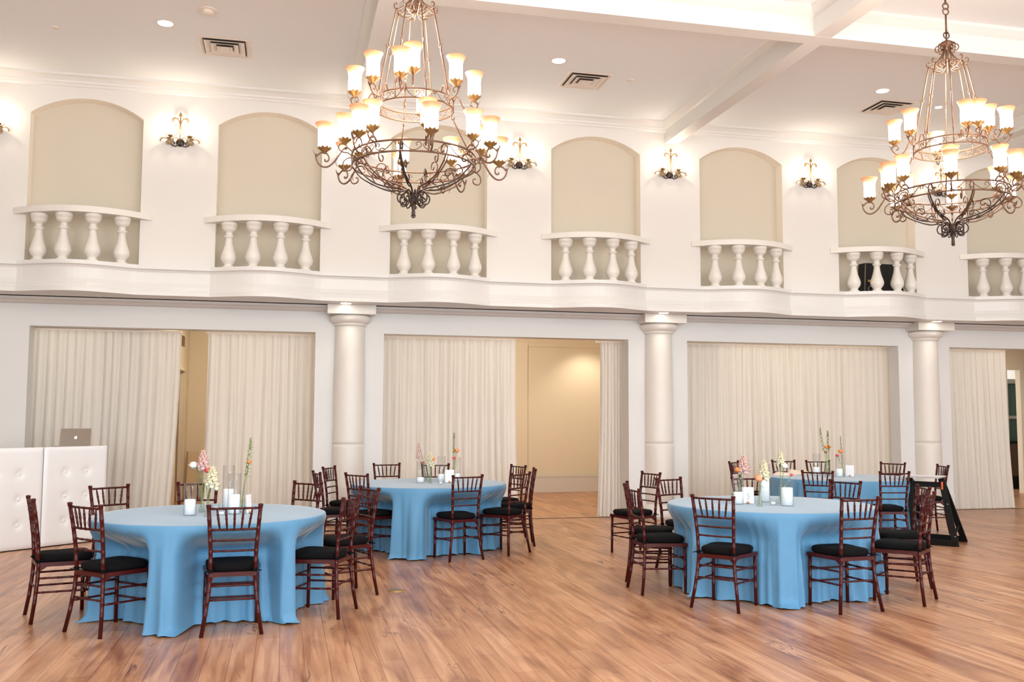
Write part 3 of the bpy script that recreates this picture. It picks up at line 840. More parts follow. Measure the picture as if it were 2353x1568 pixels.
    # --- arms with cups and shades
    def arm(ang, r_, z, kind):
        global SHADE_ME, CUP_ME
        b = MB()
        if kind == 'outer':
            P = [(.478, z + .005), (.505, z + .03), (.535, z + .022), (.57, z - .03), (.61, z - .09), (.65, z - .125), (.69, z - .13), (.725, z - .105), (.742, z - .06), (.74, z - .035)]
            b.tube(pol(smooth(P, 3), ang), .0068, 6)
            b.tube(pol(smooth([(.738, z - .055), (.715, z - .03), (.69, z - .022), (.66, z - .03), (.645, z - .06), (.655, z - .085), (.675, z - .085), (.675, z - .07)], 3), ang), .006, 6)
            b.leaf(pol([(.742, z - .06)], ang)[0], Vector(pol([(.25, 1)], ang)[0]), Vector(pol([(1, 0)], ang)[0]), .065, .02, .2)
            b.leaf(pol([(.60, z - .075)], ang)[0], Vector(pol([(-.1, -1)], ang)[0]), Vector(pol([(-1, 0)], ang)[0]), .05, .018, .2)
            # hanging curl under the ring
            b.tube(pol(smooth([(.478, z - .06), (.52, z - .07), (.55, z - .1), (.555, z - .14), (.53, z - .165), (.495, z - .155), (.49, z - .125), (.51, z - .12)], 3), ang + 8), .0055, 6)
            top = z - .022
        elif kind == 'inner':
            b.tube(pol(smooth([(.475, z - .12), (.50, z - .09), (.545, z - .085), (.575, z - .06), (.57, z - .03), (.545, z - .022), (.52, z - .03), (.512, z - .055), (.53, z - .065)], 3), ang), .006, 6)
            b.leaf(pol([(.577, z - .05)], ang)[0], Vector(pol([(.5, 1)], ang)[0]), Vector(pol([(1, 0)], ang)[0]), .045, .016, .2)
            top = z - .022
        else:
            b.tube(pol(smooth([(.30, z - .03), (.32, z + .01), (.345, z - .01), (.365, z - .06), (.40, z - .10), (.45, z - .10), (.485, z - .06), (.48, z - .03)], 3), ang), .0062, 6)
            b.tube(pol(smooth([(.482, z - .045), (.46, z - .022), (.435, z - .03), (.43, z - .055), (.45, z - .065)], 3), ang), .005, 6)
            b.leaf(pol([(.485, z - .06)], ang)[0], Vector(pol([(.4, 1)], ang)[0]), Vector(pol([(1, 0)], ang)[0]), .05, .018, .2)
            top = z - .022
        o = b.build('light_arm', M['iron'], t)
        p = pol([(r_, z)], ang)[0]
        if CUP_ME is None:
            c = cup_mesh().build('shade_cup', M['gold_leaf'], o); CUP_ME = c.data
        else:
            c = bpy.data.objects.new('shade_cup', CUP_ME); COL.objects.link(c); c.parent = o
        c.location = p
        if SHADE_ME is None:
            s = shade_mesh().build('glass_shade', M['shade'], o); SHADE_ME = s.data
        else:
            s = bpy.data.objects.new('glass_shade', SHADE_ME); COL.objects.link(s); s.parent = o
        s.location = p
    for k in range(8):
        arm(phase + 45 * k, .68, 3.545, 'outer')
        arm(phase + 45 * k, .53, 3.625, 'inner')
    for a, r_, dz in uppers: arm(a, r_, 4.02 + dz, 'upper')
    return t
YCH = 7.22
az1 = math.atan2(.925, YCH); az2 = math.atan2(5.69, YCH)
make_chandelier((.925, YCH, 0), az1, 'nearer wrought iron chandelier with glowing bell shades over the left tables',
                [(-88, .46, 0), (-42, .46, 0), (-13, .46, 0), (-2, .42, .05), (41, .46, .0), (88, .46, 0), (172, .46, 0)], 10)
make_chandelier((5.70, YCH, 0), az2, 'right-hand wrought iron chandelier, cut by the right edge of the picture',
                [(-78, .46, 0), (-42, .46, 0.01), (17, .46, 0), (28, .47, 0), (53, .38, .0), (76, .46, 0), (194, .46, 0)], 0)
for (x, y) in ((.925, YCH), (5.70, YCH)):
    lamp('chandelier_lamp', 'POINT', (x, y, 3.95), 45, (1.0, 0.88, 0.76), 0.35)
    lamp('chandelier_lamp', 'POINT', (x, y, 4.45), 85, (1.0, 0.88, 0.76), 0.25)

for (x, y) in ((-3.85, YCH), (10.45, YCH), (.93, 1.2), (5.69, 1.2)):   # added lamps with no fixtures, out of view, to brighten the ceiling
    lamp('ceiling_fill', 'POINT', (x, y, 4.5), 75, (1.0, 0.90, 0.79), 0.4)

# ------------------------------------------------------------------ curtains
def make_curtain(x0t, x1t, x0b, x1b, label, seed, folds=None):
    rnd = random.Random(seed)
    w = x1t - x0t; nf = folds or max(4, int(w / 0.115))
    n = nf * 8; m = 14; zt, zb = ZH - 0.03, 0.012; y0 = 14.335
    ph = [rnd.uniform(-.35, .35) for _ in range(nf + 2)]; am = [rnd.uniform(.55, 1.2) for _ in range(nf + 2)]
    b = MB(); vs = []
    for j in range(m + 1):
        v = j / m; z = zt + (zb - zt) * v
        for i in range(n + 1):
            u = i / n; q = u * nf; k = int(min(nf - 1, q))
            A = am[k] * (1 - (q - k)) + am[k + 1] * (q - k); p_ = ph[k] * (1 - (q - k)) + ph[k + 1] * (q - k)
            amp = .034 * A * (0.75 + .35 * v)
            ee = v ** 2.2
            x = (x0t + (x0b - x0t) * ee) * (1 - u) + (x1t + (x1b - x1t) * ee) * u
            s_ = 2 * pi * (q + p_ * (0.4 + .6 * v))
            y = y0 + amp * sin(s_) + .008 * sin(3.1 * q + 4 * v)
            x += .35 * amp * cos(s_ * 1.0)
            vs.append((x, y, z))
    fs = [(j * (n + 1) + i, j * (n + 1) + i + 1, (j + 1) * (n + 1) + i + 1, (j + 1) * (n + 1) + i) for j in range(m) for i in range(n)]
    b.add(vs, fs, True)
    t = empty('curtain', label, 'curtain', (0, 0, 0), 0, 'floor-length curtains')
    b.build('curtain_panel', M['curtain'], t)
    MB().box(min(x0t, x0b), max(x1t, x1t), 14.325, 14.345, ZH - .03, ZH + 0.0).build('curtain_rail', M['white_plastic'], t)
    return t
make_curtain(-3.50, -1.47, -3.52, -1.56, 'pale sheer curtain behind the white booth, left of the dark gap', 1)
make_curtain(-1.10, .48, -1.13, .50, 'pale sheer curtain right of the first gap, beside the first column', 2)
make_curtain(1.30, 3.44, 1.28, 3.49, 'pale sheer curtain covering the left part of the middle opening', 3)
make_curtain(4.81, 5.20, 4.75, 5.22, 'narrow gathered curtain pulled to the right side of the middle opening', 4, 7)
make_curtain(6.08, 8.10, 6.08, 8.12, 'left half of the closed curtains in the third opening', 5)
make_curtain(8.115, 9.97, 8.13, 9.98, 'right half of the closed curtains in the third opening', 6)
make_curtain(10.84, 12.29, 10.84, 12.37, 'pale sheer curtain beside the far right doorway', 7)

# ------------------------------------------------------------------ chairs
def rings(path, r, zs, flare=1.18, hw=.006, axis=2):
    """insert bamboo nodes along a straight-sectioned path at given fractions"""
    pts = []; rad = []
    L = [0]
    for i in range(1, len(path)): L.append(L[-1] + (Vector(path[i]) - Vector(path[i - 1])).length)
    tot = L[-1]
    def at(d):
        d = max(0, min(tot, d))
        for i in range(1, len(path)):
            if d <= L[i] + 1e-9:
                t = (d - L[i - 1]) / max(1e-9, L[i] - L[i - 1]); return Vector(path[i - 1]).lerp(Vector(path[i]), t)
        return Vector(path[-1])
    marks = [(0, 1.0)] + [(l, 1.0) for l in L[1:-1]] + [(tot, 1.0)]
    for z in zs:
        d = z * tot
        marks += [(d - hw * 1.6, 1.0), (d - hw, flare), (d - hw * .2, flare * .93), (d + hw * .2, flare * .93), (d + hw, flare), (d + hw * 1.6, 1.0)]
    marks.sort()
    for d, k in marks: pts.append(at(d)); rad.append(r * k)
    return pts, rad
def bamboo(b, path, r, zs, flare=1.2, hw=.005, n=8):
    p, q = rings(path, r, zs, flare, hw); return b.tube(p, q, n)
def make_chair(label):
    t = empty('chiavari_chair', label, 'chair')
    mh = M['mahogany']
    def bp(s): return [(s * .205, -.225, 0), (s * .182, -.203, .15), (s * .162, -.188, .3), (s * .152, -.182, .43), (s * .157, -.192, .6), (s * .168, -.215, .77), (s * .178, -.238, .905)]
    def bx_at(z, s):
        P = bp(s)
        for i in range(1, len(P)):
            if z <= P[i][2]:
                k = (z - P[i - 1][2]) / (P[i][2] - P[i - 1][2]); return tuple(P[i - 1][j] * (1 - k) + P[i][j] * k for j in range(3))
        return P[-1]
    for s in (-1, 1):
        b = MB(); bamboo(b, bp(s), .0145, [.17, .265, .345, .46, .565, .645, .73, .82, .9], 1.14)
        b.lathe([(.013, .895), (.017, .902), (.0155, .908), (.019, .914), (.019, .919), (.012, .924), (.001, .925)], 12, c=(s * .178, -.2385, 0), close=False)
        b.build('back_post', mh, t)
        b = MB(); bamboo(b, [(s * .188, .182, 0), (s * .184, .178, .41)], .0145, [.36, .6, .8], 1.14)
        b.build('leg', mh, t)
    # rails of the back
    def rail(z, r, name, nm=4):
        a, c = bx_at(z, -1), bx_at(z, 1)
        m_ = ((a[0] + c[0]) / 2, a[1] - .012, z)
        b = MB(); P = smooth([a, m_, c], 3); bamboo(b, P, r, [(i + .5) / (nm + 1) for i in range(nm + 1)], 1.25); b.build(name, mh, t)
    rail(.893, .0085, 'top_rail'); rail(.742, .0085, 'spindle_rail'); rail(.665, .0075, 'ladder_rail'); rail(.59, .0075, 'ladder_rail')
    for i in range(5):
        u = (i - 2) / 2
        b = MB()
        P = [(u * .122, -.236 - .012 * (1 - u * u), .893), (u * .098, -.218 - .012 * (1 - u * u), .742)]
        p_, r_ = rings(P, .0052, [.33, .5, .68], 1.0, .006)
        r2 = []
        for q in p_:
            k = (q.z - .742) / .151; r2.append(.0045 + .0035 * sin(pi * k) + (.0014 if abs(k - .3) < .05 or abs(k - .52) < .05 or abs(k - .72) < .05 else 0))
        b.tube(p_, r2, 7); b.build('spindle', mh, t)
    # seat frame
    b = MB()
    fr = [(-.150, -.185), (-.197, .19), (.197, .19), (.150, -.185)]
    for i in range(4):
        p, q = fr[i], fr[(i + 1) % 4]
        b.bar((p[0], p[1], .424), (q[0], q[1], .424), .022, .03)
    b.hexa([(-.14, -.175, .428), (.14, -.175, .428), (.19, .185, .428), (-.19, .185, .428), (-.14, -.175, .44), (.14, -.175, .44), (.19, .185, .44), (-.19, .185, .44)])
    for s in (-1, 1):   # small corner brackets
        b.add([(s * .150, -.18, .412), (s * .150, -.18, .37), (s * .158, -.12, .412)] + [(s * .158, -.18, .412), (s * .158, -.18, .37), (s * .166, -.12, .412)], [(0, 1, 2), (3, 5, 4), (0, 3, 4, 1), (1, 4, 5, 2), (2, 5, 3, 0)])
        b.add([(s * -.148, -.182, .412), (s * -.152, -.186, .37), (s * -.11, -.182, .412), (s * -.148, -.174, .412), (s * -.152, -.178, .37), (s * -.11, -.174, .412)], [(0, 1, 2), (3, 5, 4), (0, 3, 4, 1), (1, 4, 5, 2), (2, 5, 3, 0)])
    b.build('seat_frame', mh, t)
    # stretchers
    def st(p, q, nm=3): 
        b = MB(); bamboo(b, [p, q], .0078, [(i + .5) / nm for i in range(nm)], 1.22); b.build('stretcher', mh, t)
    for z in (.345, .248): st(bx_at(z, -1), bx_at(z, 1))
    for s in (-1, 1):
        for z in (.325, .222): st(bx_at(z, s), (s * .186, .18, z - .005), 4)
    for z in (.30, .20): st((-.186, .18, z), (.186, .18, z))
    # cushion
    b = MB(); n = 48; prof = [(.93, .441), (1.0, .452), (1.015, .468), (1.0, .484), (.93, .496), (.75, .502), (.4, .505), (.0005, .506)]
    vs = []
    for k, z in prof:
        for j in range(n):
            a = 2 * pi * j / n; ex = 4.2
            ca, sa = cos(a), sin(a); d = (abs(ca) ** ex + abs(sa) ** ex) ** (-1 / ex)
            x = d * ca * k; y = d * sa * k
            vs.append((x * (.178 + .024 * y), y * .195 + .008, z - .006 * (1 - abs(y)) * (1 if z > .49 else 0)))
    fs = [(i * n + j, i * n + (j + 1) % n, (i + 1) * n + (j + 1) % n, (i + 1) * n + j) for i in range(len(prof) - 1) for j in range(n)]
    fs.append(tuple(range(n - 1, -1, -1)))
    b.add(vs, fs, True)
    c = b.build('cushion', M['cushion'], t)
    for s in (-1, 1):
        b = MB(); b.lathe([(.0165, -.013), (.0185, 0), (.0165, .013)], 12, c=(s * .1525, -.183, .452), close=False)
        b.bar((s * .1525, -.165, .452), (s * .14, -.13, .455), .022, .006)
        b.bar((s * .168, -.19, .452), (s * .195, -.2, .445), .012, .006)
        b.build('cushion_tie', M['cushion'], c)
    return t
CH = dict(
 A1=(-1.655, 8.13, 289, 'mahogany bamboo chair nearest the white tufted booth, seen from its side'),
 B1=(-1.20, 7.56, 315, 'mahogany bamboo chair at the front left of the left blue table, turned three-quarters away'),
 C1=(-.348, 7.385, 4, 'mahogany bamboo chair pushed straight in at the front of the left blue table'),
 D1=(.309, 7.843, 66.4, 'mahogany bamboo chair at the right front of the left blue table, seat facing left'),
 E1=(.531, 8.608, 112, 'mahogany bamboo chair behind the right front chair of the left blue table'),
 F1=(.06, 9.363, 134, 'bamboo chair at the far right of the left blue table, only its upper back showing'),
 G1=(-.758, 9.454, 190, 'bamboo chair at the far side of the left blue table, behind the bud vases'),
 H1=(-1.386, 9.139, 217, 'bamboo chair at the far left of the left blue table, by the tufted booth edge'),
 A2=(.60, 11.25, 281, 'dark bamboo chair at the left end of the back middle table, its narrow back leftmost'),
 B2=(.767, 12.223, 243, 'dark bamboo chair before the leftmost column, at the back middle table'),
 C2=(.974, 10.931, 308, 'brown bamboo chair at the near left of the back middle table, seat facing right'),
 D2=(1.39, 12.812, 189, 'bamboo chair back rising over the far left rim of the back middle table'),
 E2=(1.95, 12.60, 172, 'bamboo chair at the far side of the back middle table, seen through its glass vases'),
 F2=(1.873, 10.50, 17, 'dark bamboo chair at the front of the back middle table, seen from behind'),
 G2=(2.473, 10.833, 40, 'mahogany bamboo chair at the near right of the back middle table'),
 H2=(2.767, 11.50, 79, 'bamboo chair seen edge-on at the right end of the back middle table'),
 I2=(2.78, 12.25, 108, 'bamboo chair at the far right of the back middle table, beside the half-open curtain bay'),
 A3=(3.46, 8.78, 246, 'bamboo chair behind the leftmost chair of the front right table, its seat just showing'),
 B3=(3.302, 8.20, 268, 'mahogany bamboo chair at the left end of the front right table, facing right'),
 C3=(3.918, 10.456, 104, 'bamboo chair turned to face left, standing near the narrow gathered curtain'),
 D3=(4.038, 9.278, 203, 'bamboo chair at the far left of the front right table, below the middle column'),
 E3=(3.575, 7.416, 311, 'mahogany bamboo chair at the front left of the front right table, seen from behind'),
 F3=(4.485, 7.14, 6, 'mahogany bamboo chair at the front right of the front right table, seen from behind'),
 G3=(5.19, 7.351, 40, 'frontmost mahogany bamboo chair on the right side of the front right table'),
 H3=(5.627, 8.01, 71, 'mahogany bamboo chair directly behind the frontmost one right of the front right table'),
 I3=(5.346, 8.682, 113, 'bamboo chair at the far right of the front right table, before the back right table'),
 J3=(4.853, 9.268, 180, 'bamboo chair beyond the front right table, half hidden by the number card'),
 A4=(6.548, 12.754, 223, 'narrow-looking dark bamboo chair at the far left of the back right table'),
 B4=(7.302, 12.933, 176, 'dark bamboo chair behind the napkins on the back right table'),
 C4=(7.75, 12.75, 172, 'bamboo chair at the far side of the back right table, seen through its glass vases'),
 D4=(6.393, 10.581, 317, 'dark bamboo chair at the near left of the back right table, seen from behind'),
 F4=(8.34, 12.132, 120, 'bamboo chair at the far right of the back right table, left of the column'),
 G4=(7.128, 10.364, 350, 'red-brown bamboo chair at the front of the back right table, its black seat visible'),
 H4=(8.56, 11.55, 75, 'bamboo chair standing behind the black folding stand'))
proto = None
for k, (x, y, th, lab) in CH.items():
    g = {'1': 'chairs round the left blue table', '2': 'chairs round the back middle table', '3': 'chairs round the front right table', '4': 'chairs round the back right table'}[k[1]]
    if proto is None:
        proto = make_chair(lab); o = proto
        o.location = (x, y, 0); o.rotation_euler = (0, 0, R(th)); o['group'] = g
    else: o = dup(proto, (x, y, 0), R(th), lab, g)

# ------------------------------------------------------------------ round tables and floor-length cloths
TAB = [('1', -.56, 8.13, .905), ('2', 1.68, 11.36, .915), ('3', 4.35, 8.09, .925), ('4', 7.25, 11.55, .92)]
tl = {'1': 'left', '2': 'back middle', '3': 'front right', '4': 'back right'}
def make_table(k, x, y, r_):
    t = empty('round_table', 'round folding table hidden under the %s blue cloth' % tl[k], 'table', (x, y, 0), 0, 'round tables')
    MB().lathe([(r_ - .03, .735), (r_ - .022, .74), (r_ - .022, .752), (r_ - .03, .756)], 48).build('tabletop', M['door_wood'], t)
    for sx_ in (-1, 1):
        for sy in (-1, 1):
            MB().tube([(sx_ * .28, sy * .30, .735), (sx_ * .32, sy * .40, .0)], .014, 8).build('leg', M['steel'], t)
def cloth_noise(seed):
    rnd = random.Random(seed)
    H = [(n_, rnd.uniform(0, 2 * pi), rnd.uniform(.5, 1) / (1 + .05 * abs(n_ - 15))) for n_ in (5, 9, 13, 16, 19, 23, 27, 31)]
    return lambda a: sum(w * sin(n_ * a + p_) for n_, p_, w in H) / 3.0
def make_cloth(k, x, y, r_):
    g = cloth_noise(11 * int(k)); g2 = cloth_noise(7 * int(k) + 3)
    near = [(cx_, cy_, R(th)) for kk, (cx_, cy_, th, _) in CH.items() if kk[1] == k and kk != 'C3']
    n = 300; ztop = .765
    rows = [('t', q) for q in (0.001, .35, .7, .9, .97)]
    b = MB(); vs = []
    for _, q in rows:
        for j in range(n):
            a = 2 * pi * j / n; vs.append((r_ * q * cos(a), r_ * q * sin(a), ztop))
    for q, z in ((.99, ztop - .001), (.999, ztop - .004), (1.003, ztop - .012)):
        for j in range(n):
            a = 2 * pi * j / n; vs.append((r_ * q * cos(a), r_ * q * sin(a), z))
    m = 26; nr = len(rows) + 3
    for i in range(1, m + 1):
        v = i / m; z = (ztop - .012) * (1 - v) + .004 * v
        for j in range(n):
            a = 2 * pi * j / n
            amp = .09 * (v ** .75) * min(1, v * 3)
            w = g(a + .10 * v * g2(a)); w = w * .6 + .55 * abs(w) - .12
            rr = r_ + .006 + .015 * v + amp * w
            zz = z
            if v > .90:   # hem pooling on the floor
                e = (v - .90) / .10; rr += .055 * e * e * (0.5 + .8 * g2(a * 1.0)); zz = max(.003, z * (1 - .5 * e) + .010 * e * (1 + g2(2 * a)))
            px, py = rr * cos(a), rr * sin(a)
            # pushed in by each chair seat and its front legs
            if z < .745:
                f_ = min(1, (.735 - z) / .21); f_ = f_ * f_ * (3 - 2 * f_)
                for cx_, cy_, th in near:
                    dx, dy = x + px - cx_, y + py - cy_
                    lx = dx * cos(th) + dy * sin(th); ly = -dx * sin(th) + dy * cos(th)
                    lim = .245 if z > .40 else .235
                    if -.32 < ly < lim and abs(lx) < .42:
                        s_ = 1 if abs(lx) < .215 else max(0, 1 - (abs(lx) - .215) / .20)
                        s_ = s_ * s_ * (3 - 2 * s_)
                        push = (lim - ly - .05 * v * (g(a) + .2)) * s_ * f_
                        px += -sin(th) * push; py += cos(th) * push
            q_ = (v ** .7) * (.017 * sin(37 * a + 4 * g(a)) + .008 * sin(67 * a + 5 * g2(a)))
            px += q_ * cos(a); py += q_ * sin(a)
            vs.append((px, py, zz))
    R_ = nr + m
    fs = [(i * n + j, i * n + (j + 1) % n, (i + 1) * n + (j + 1) % n, (i + 1) * n + j) for i in range(R_ - 1) for j in range(n)]
    fs = [tuple(reversed(q)) for q in fs]
    fs.append(tuple(range(n)))
    o = b.add(vs, fs, True).build('tablecloth', M['cloth'], None, (x, y, 0))
    tag(o, 'dusty blue floor-length cloth on the %s round table' % tl[k], 'tablecloth', 'blue tablecloths')
for a_ in TAB: make_table(*a_); make_cloth(*a_)

# ------------------------------------------------------------------ table-top pieces
ZT = .7655
def cylinder_vase(x, y, h, hc, label, r_=.048, base=.012):
    t = empty('hurricane_vase', label, 'candle vase', (x, y, ZT), 0, 'glass cylinders with pillar candles')
    MB().lathe([(.001, .0), (r_, 0), (r_, h), (r_ - .0025, h), (r_ - .0025, base), (.001, base)], 32, close=False).build('glass_cylinder', M['glass'], t)
    rc = r_ - .006
    c = MB().lathe([(.001, base), (rc, base), (rc, base + hc - .004), (rc - .003, base + hc), (.001, base + hc - .002)], 28, close=False).build('pillar_candle', M['candle'], t)
    MB().tube([(0, 0, base + hc - .003), (.001, 0, base + hc + .012)], .0012, 6).build('wick', M['ink'], c)
def bud_vase(x, y, h, label, style=0):
    t = empty('bud_vase', label, 'vase', (x, y, ZT), 0, 'clear glass bud vases')
    if style == 0: P = [(.001, 0), (.027, 0), (.029, .006), (.024, .035), (.015, h * .55), (.0115, h * .85), (.015, h)]
    else: P = [(.001, 0), (.022, 0), (.023, .004), (.021, h * .6), (.018, h * .9), (.02, h)]
    inn = [(r_ - .002, z) for r_, z in P[::-1][:-2]] + [(.001, .006)]
    MB().lathe(P + inn, 20, close=False).build('glass_body', M['glass'], t)
    w = MB().lathe([(.001, .0065)] + [(r_ - .0035, max(.007, z)) for r_, z in P[1:-2]] + [(.001, P[-3][1])], 16, close=False)
    w.build('water', M['water_glass'], t)
def votive(x, y, label):
    t = empty('votive_holder', label, 'votive', (x, y, ZT), 0, 'small glass votives')
    MB().lathe([(.001, 0), (.026, 0), (.031, .012), (.034, .06), (.0315, .06), (.028, .014), (.001, .010)], 24, close=False).build('glass_cup', M['glass'], t)
    MB().lathe([(.001, .011), (.019, .011), (.019, .026), (.001, .026)], 18, close=False).build('tealight', M['candle'], t)
def bloom(b, c, r_, seed, kind='ranunculus', tilt=(0, -.5, .85)):
    """cupped flower of overlapping petals"""
    rnd = random.Random(seed); c = Vector(c); up = Vector(tilt).normalized()
    x = up.cross(Vector((0, 0, 1)));  x = x.normalized() if x.length > 1e-3 else Vector((1, 0, 0))
    y = up.cross(x).normalized()
    for ring, (nr, rad, h, L, open_) in enumerate([(7, .55, -.35, .95, 1.0), (7, .42, -.1, .8, .7), (6, .28, .1, .62, .42), (5, .14, .25, .45, .2)]):
        for j in range(nr):
            a = 2 * pi * (j + .5 * ring) / nr + rnd.uniform(-.12, .12)
            d = x * cos(a) + y * sin(a)
            b.leaf(c + d * (rad * r_ * .35) + up * (h * r_ - .25 * r_), d * open_ + up * (1.0 - .35 * open_), -d, L * r_, L * r_ * .95, .28)
    b.ball(c - up * .05 * r_, r_ * .62, 10, 6)
def stock(b, pts, r_, seed, n=26):
    """spire of small ruffled florets along a path"""
    rnd = random.Random(seed)
    for i in range(n):
        u = (i + .5) / n; k = u * (len(pts) - 1); j = min(len(pts) - 2, int(k)); p = Vector(pts[j]).lerp(Vector(pts[j + 1]), k - j)
        rr = r_ * (1 - .72 * u); a = i * 2.4
        q = p + Vector((cos(a) * rr * .75, sin(a) * rr * .75, rnd.uniform(-.003, .003)))
        for m_ in range(4):
            aa = a + m_ * pi / 2 + .4
            b.leaf(q, (cos(a) + .7 * cos(aa), sin(a) + .7 * sin(aa), .5), (0, 0, 1), rr * .95, rr * .95, .3)
        b.ball(q, rr * .42, 6, 4)
def buds(b, pts, r_, seed, n=30):
    rnd = random.Random(seed)
    for i in range(n):
        u = (i + .5) / n; k = u * (len(pts) - 1); j = min(len(pts) - 2, int(k)); p = Vector(pts[j]).lerp(Vector(pts[j + 1]), k - j)
        rr = r_ * (1 - .45 * u); a = i * 2.4
        d = Vector((cos(a), sin(a), .9)).normalized()
        b.leaf(p, d, (0, 0, 1), rr * 1.6, rr * .75, -.4)
        if i % 2: b.ball(p + d * rr * .9, rr * .22, 5, 4)
def flower(x, y, top, kind, color, r_, label, cat='flower', base_z=.02, lean=0.0, extra=None, seed=1, leaves=0, spire=None):
    """one cut stem standing in a vase; top = (dx, dz) of the bloom"""
    t = empty('flower_stem', label, 'flower', (x, y, ZT), 0, 'cut flowers on the tables')
    dx, dz = top
    r_ = r_ * (1.18 if kind == 'ranunculus' else 1.25)
    P = smooth([(0.004 if dx < 0 else -.004, 0, base_z), (dx * .25, 0, dz * .45), (dx * .7, lean * .5, dz * .8), (dx, lean, dz)], 4)
    MB().tube(P, .0028, 6).build('stem', M['stem'], t)
    b = MB()
    if kind == 'ranunculus':
        bloom(b, (dx, lean, dz), r_, seed); b.build('bloom', M[color], t)
        g_ = MB()
        for j in range(5): g_.leaf((dx, lean + .1 * r_, dz - .6 * r_), (cos(j * 1.26), sin(j * 1.26), .3), (0, 0, 1), r_ * .7, r_ * .4, .3)
        g_.build('sepals', M['stem'], t)
    elif kind == 'stock':
        b2 = spire or .12
        Q = [(dx * .9, lean, dz - b2), (dx, lean, dz - b2 * .4), (dx * 1.05, lean, dz)]
        stock(b, Q, r_, seed); b.build('floret_spire', M[color], t)
        MB().tube(Q, .0022, 5).build('spire_stem', M['spike'], t)
    else:
        b2 = spire or .2
        Q = [(dx * (1 - b2 / max(dz, .01)), lean, dz - b2), (dx * .98, lean, dz - b2 * .3), (dx * 1.0, lean, dz)]
        buds(b, Q, r_, seed, 38); b.build('bud_spire', M['spike'], t)
    for j in range(leaves):
        MB().leaf((dx * .6, 0, dz * .7), ((-1) ** j, -.3, .25), (0, 0, 1), .055, .02, -.5).build('leaf', M['leaf'], t)
    return t
def number_card(x, y, rz, label, digit=None, w=.105, h=.152):
    t = empty('table_number', label, 'table number card', (x, y, ZT), rz, 'table number cards')
    c = MB().hexa([(-w / 2, -.001, .006), (w / 2, -.001, .006), (w / 2, .001, .006), (-w / 2, .001, .006), (-w / 2, .009, h), (w / 2, .009, h), (w / 2, .011, h), (-w / 2, .011, h)]).build('card', M['card'], t)
    b = MB()
    if digit == '3':
        P = smooth([(-.009, .085), (-.002, .094), (.007, .089), (.006, .079), (-.003, .073), (.004, .069), (.010, .058), (.004, .044), (-.008, .040), (-.012, .046)], 4)
        b.tube([(px, -.0035 + .01 * (pz / h) * .9, pz) for px, pz in P], .0013, 5)
        b.build('numeral', M['ink'], c)
    b = MB().ball((0, -.008, .012), .0135, 14, 9)
    b.build('copper_ball_holder', M['copper'], t)

# left table
cylinder_vase(-.71, 7.979, .25, .115, 'short glass cylinder with a white pillar candle at the left of the left table')
cylinder_vase(-.45, 8.50, .365, .155, 'tallest glass cylinder with candle at the back of the left table')
cylinder_vase(-.38, 8.028, .325, .145, 'glass cylinder with pillar candle behind the front chair of the left table', .052)
bud_vase(-.64, 8.239, .135, 'flared bud vase holding the white and coral blooms on the left table')
bud_vase(-.568, 7.877, .11, 'bud vase holding the cream spire on the left table')
bud_vase(-.324, 8.214, .176, 'tall straight bud vase holding the tall green spire on the left table', 1)
flower(-.64, 8.239, (-.075, .383), 'ranunculus', 'white_petal', .040, 'large white bloom leaning left over the left table', seed=2, leaves=1)
flower(-.64, 8.239, (.033, .341), 'ranunculus', 'coral_petal', .031, 'coral pink bloom on the left table', seed=3)
flower(-.64, 8.239, (-.002, .50), 'stock', 'blush_petal', .036, 'blush pink spire above the coral bloom on the left table', seed=4, spire=.16)
flower(-.568, 7.877, (.026, .385), 'stock', 'cream_petal', .040, 'cream white ruffled spire on the left table', seed=5, spire=.17, leaves=1)
flower(-.568, 7.877, (-.018, .267), 'ranunculus', 'peach_petal', .022, 'small peach bud tucked left of the cream spire on the left table', seed=6, lean=.01)
flower(-.324, 8.214, (.055, .60), 'buds', 'spike', .020, 'tall light green budded spire on the left table', seed=7, spire=.33)
flower(-.324, 8.214, (.047, .407), 'ranunculus', 'orange_petal', .023, 'small orange bloom halfway up the green spire on the left table', seed=8)
number_card(-.262, 8.058, R(71), 'folded number card seen edge-on at the right of the left centrepiece')
votive(-.545, 8.40, 'empty-looking glass votive behind the cream spire on the left table')
votive(-.47, 7.957, 'glass votive partly hidden behind the front chair top of the left table')
# back middle table
cylinder_vase(1.576, 11.344, .255, .055, 'glass cylinder with a low white candle at the left of the back middle table')
cylinder_vase(1.842, 11.451, .31, .085, 'glass cylinder with candle in the middle of the back middle table')
cylinder_vase(2.06, 11.62, .29, .08, 'glass cylinder behind the number card on the back middle table')
bud_vase(1.674, 11.574, .166, 'rear bud vase at the left of the back middle table', 1)
bud_vase(1.676, 11.251, .185, 'front bud vase at the left of the back middle table', 1)
bud_vase(2.0, 11.50, .17, 'bud vase behind the number card on the back middle table', 1)
flower(1.674, 11.574, (-.095, .465), 'stock', 'blush_petal', .026, 'blush spire leaning left on the back middle table', seed=11, spire=.2)
flower(1.674, 11.574, (-.045, .225), 'ranunculus', 'rust_petal', .028, 'rust-pink bud low at the left of the back middle table', seed=12)
flower(1.676, 11.251, (.0, .36), 'stock', 'cream_petal', .034, 'cream spire on the back middle table', seed=13, spire=.17)
flower(1.676, 11.251, (.03, .285), 'ranunculus', 'orange_petal', .03, 'orange bloom beside the cream spire on the back middle table', seed=14)
flower(2.0, 11.50, (.0, .585), 'buds', 'spike', .020, 'tall green spire on the back middle table', seed=15, spire=.26)
flower(2.0, 11.50, (.035, .376), 'ranunculus', 'orange_petal', .034, 'open orange bloom beside the tall green spire on the back middle table', seed=16)
flower(2.0, 11.50, (.005, .285), 'ranunculus', 'coral_petal', .026, 'coral pink bloom below the orange one on the back middle table', seed=17)
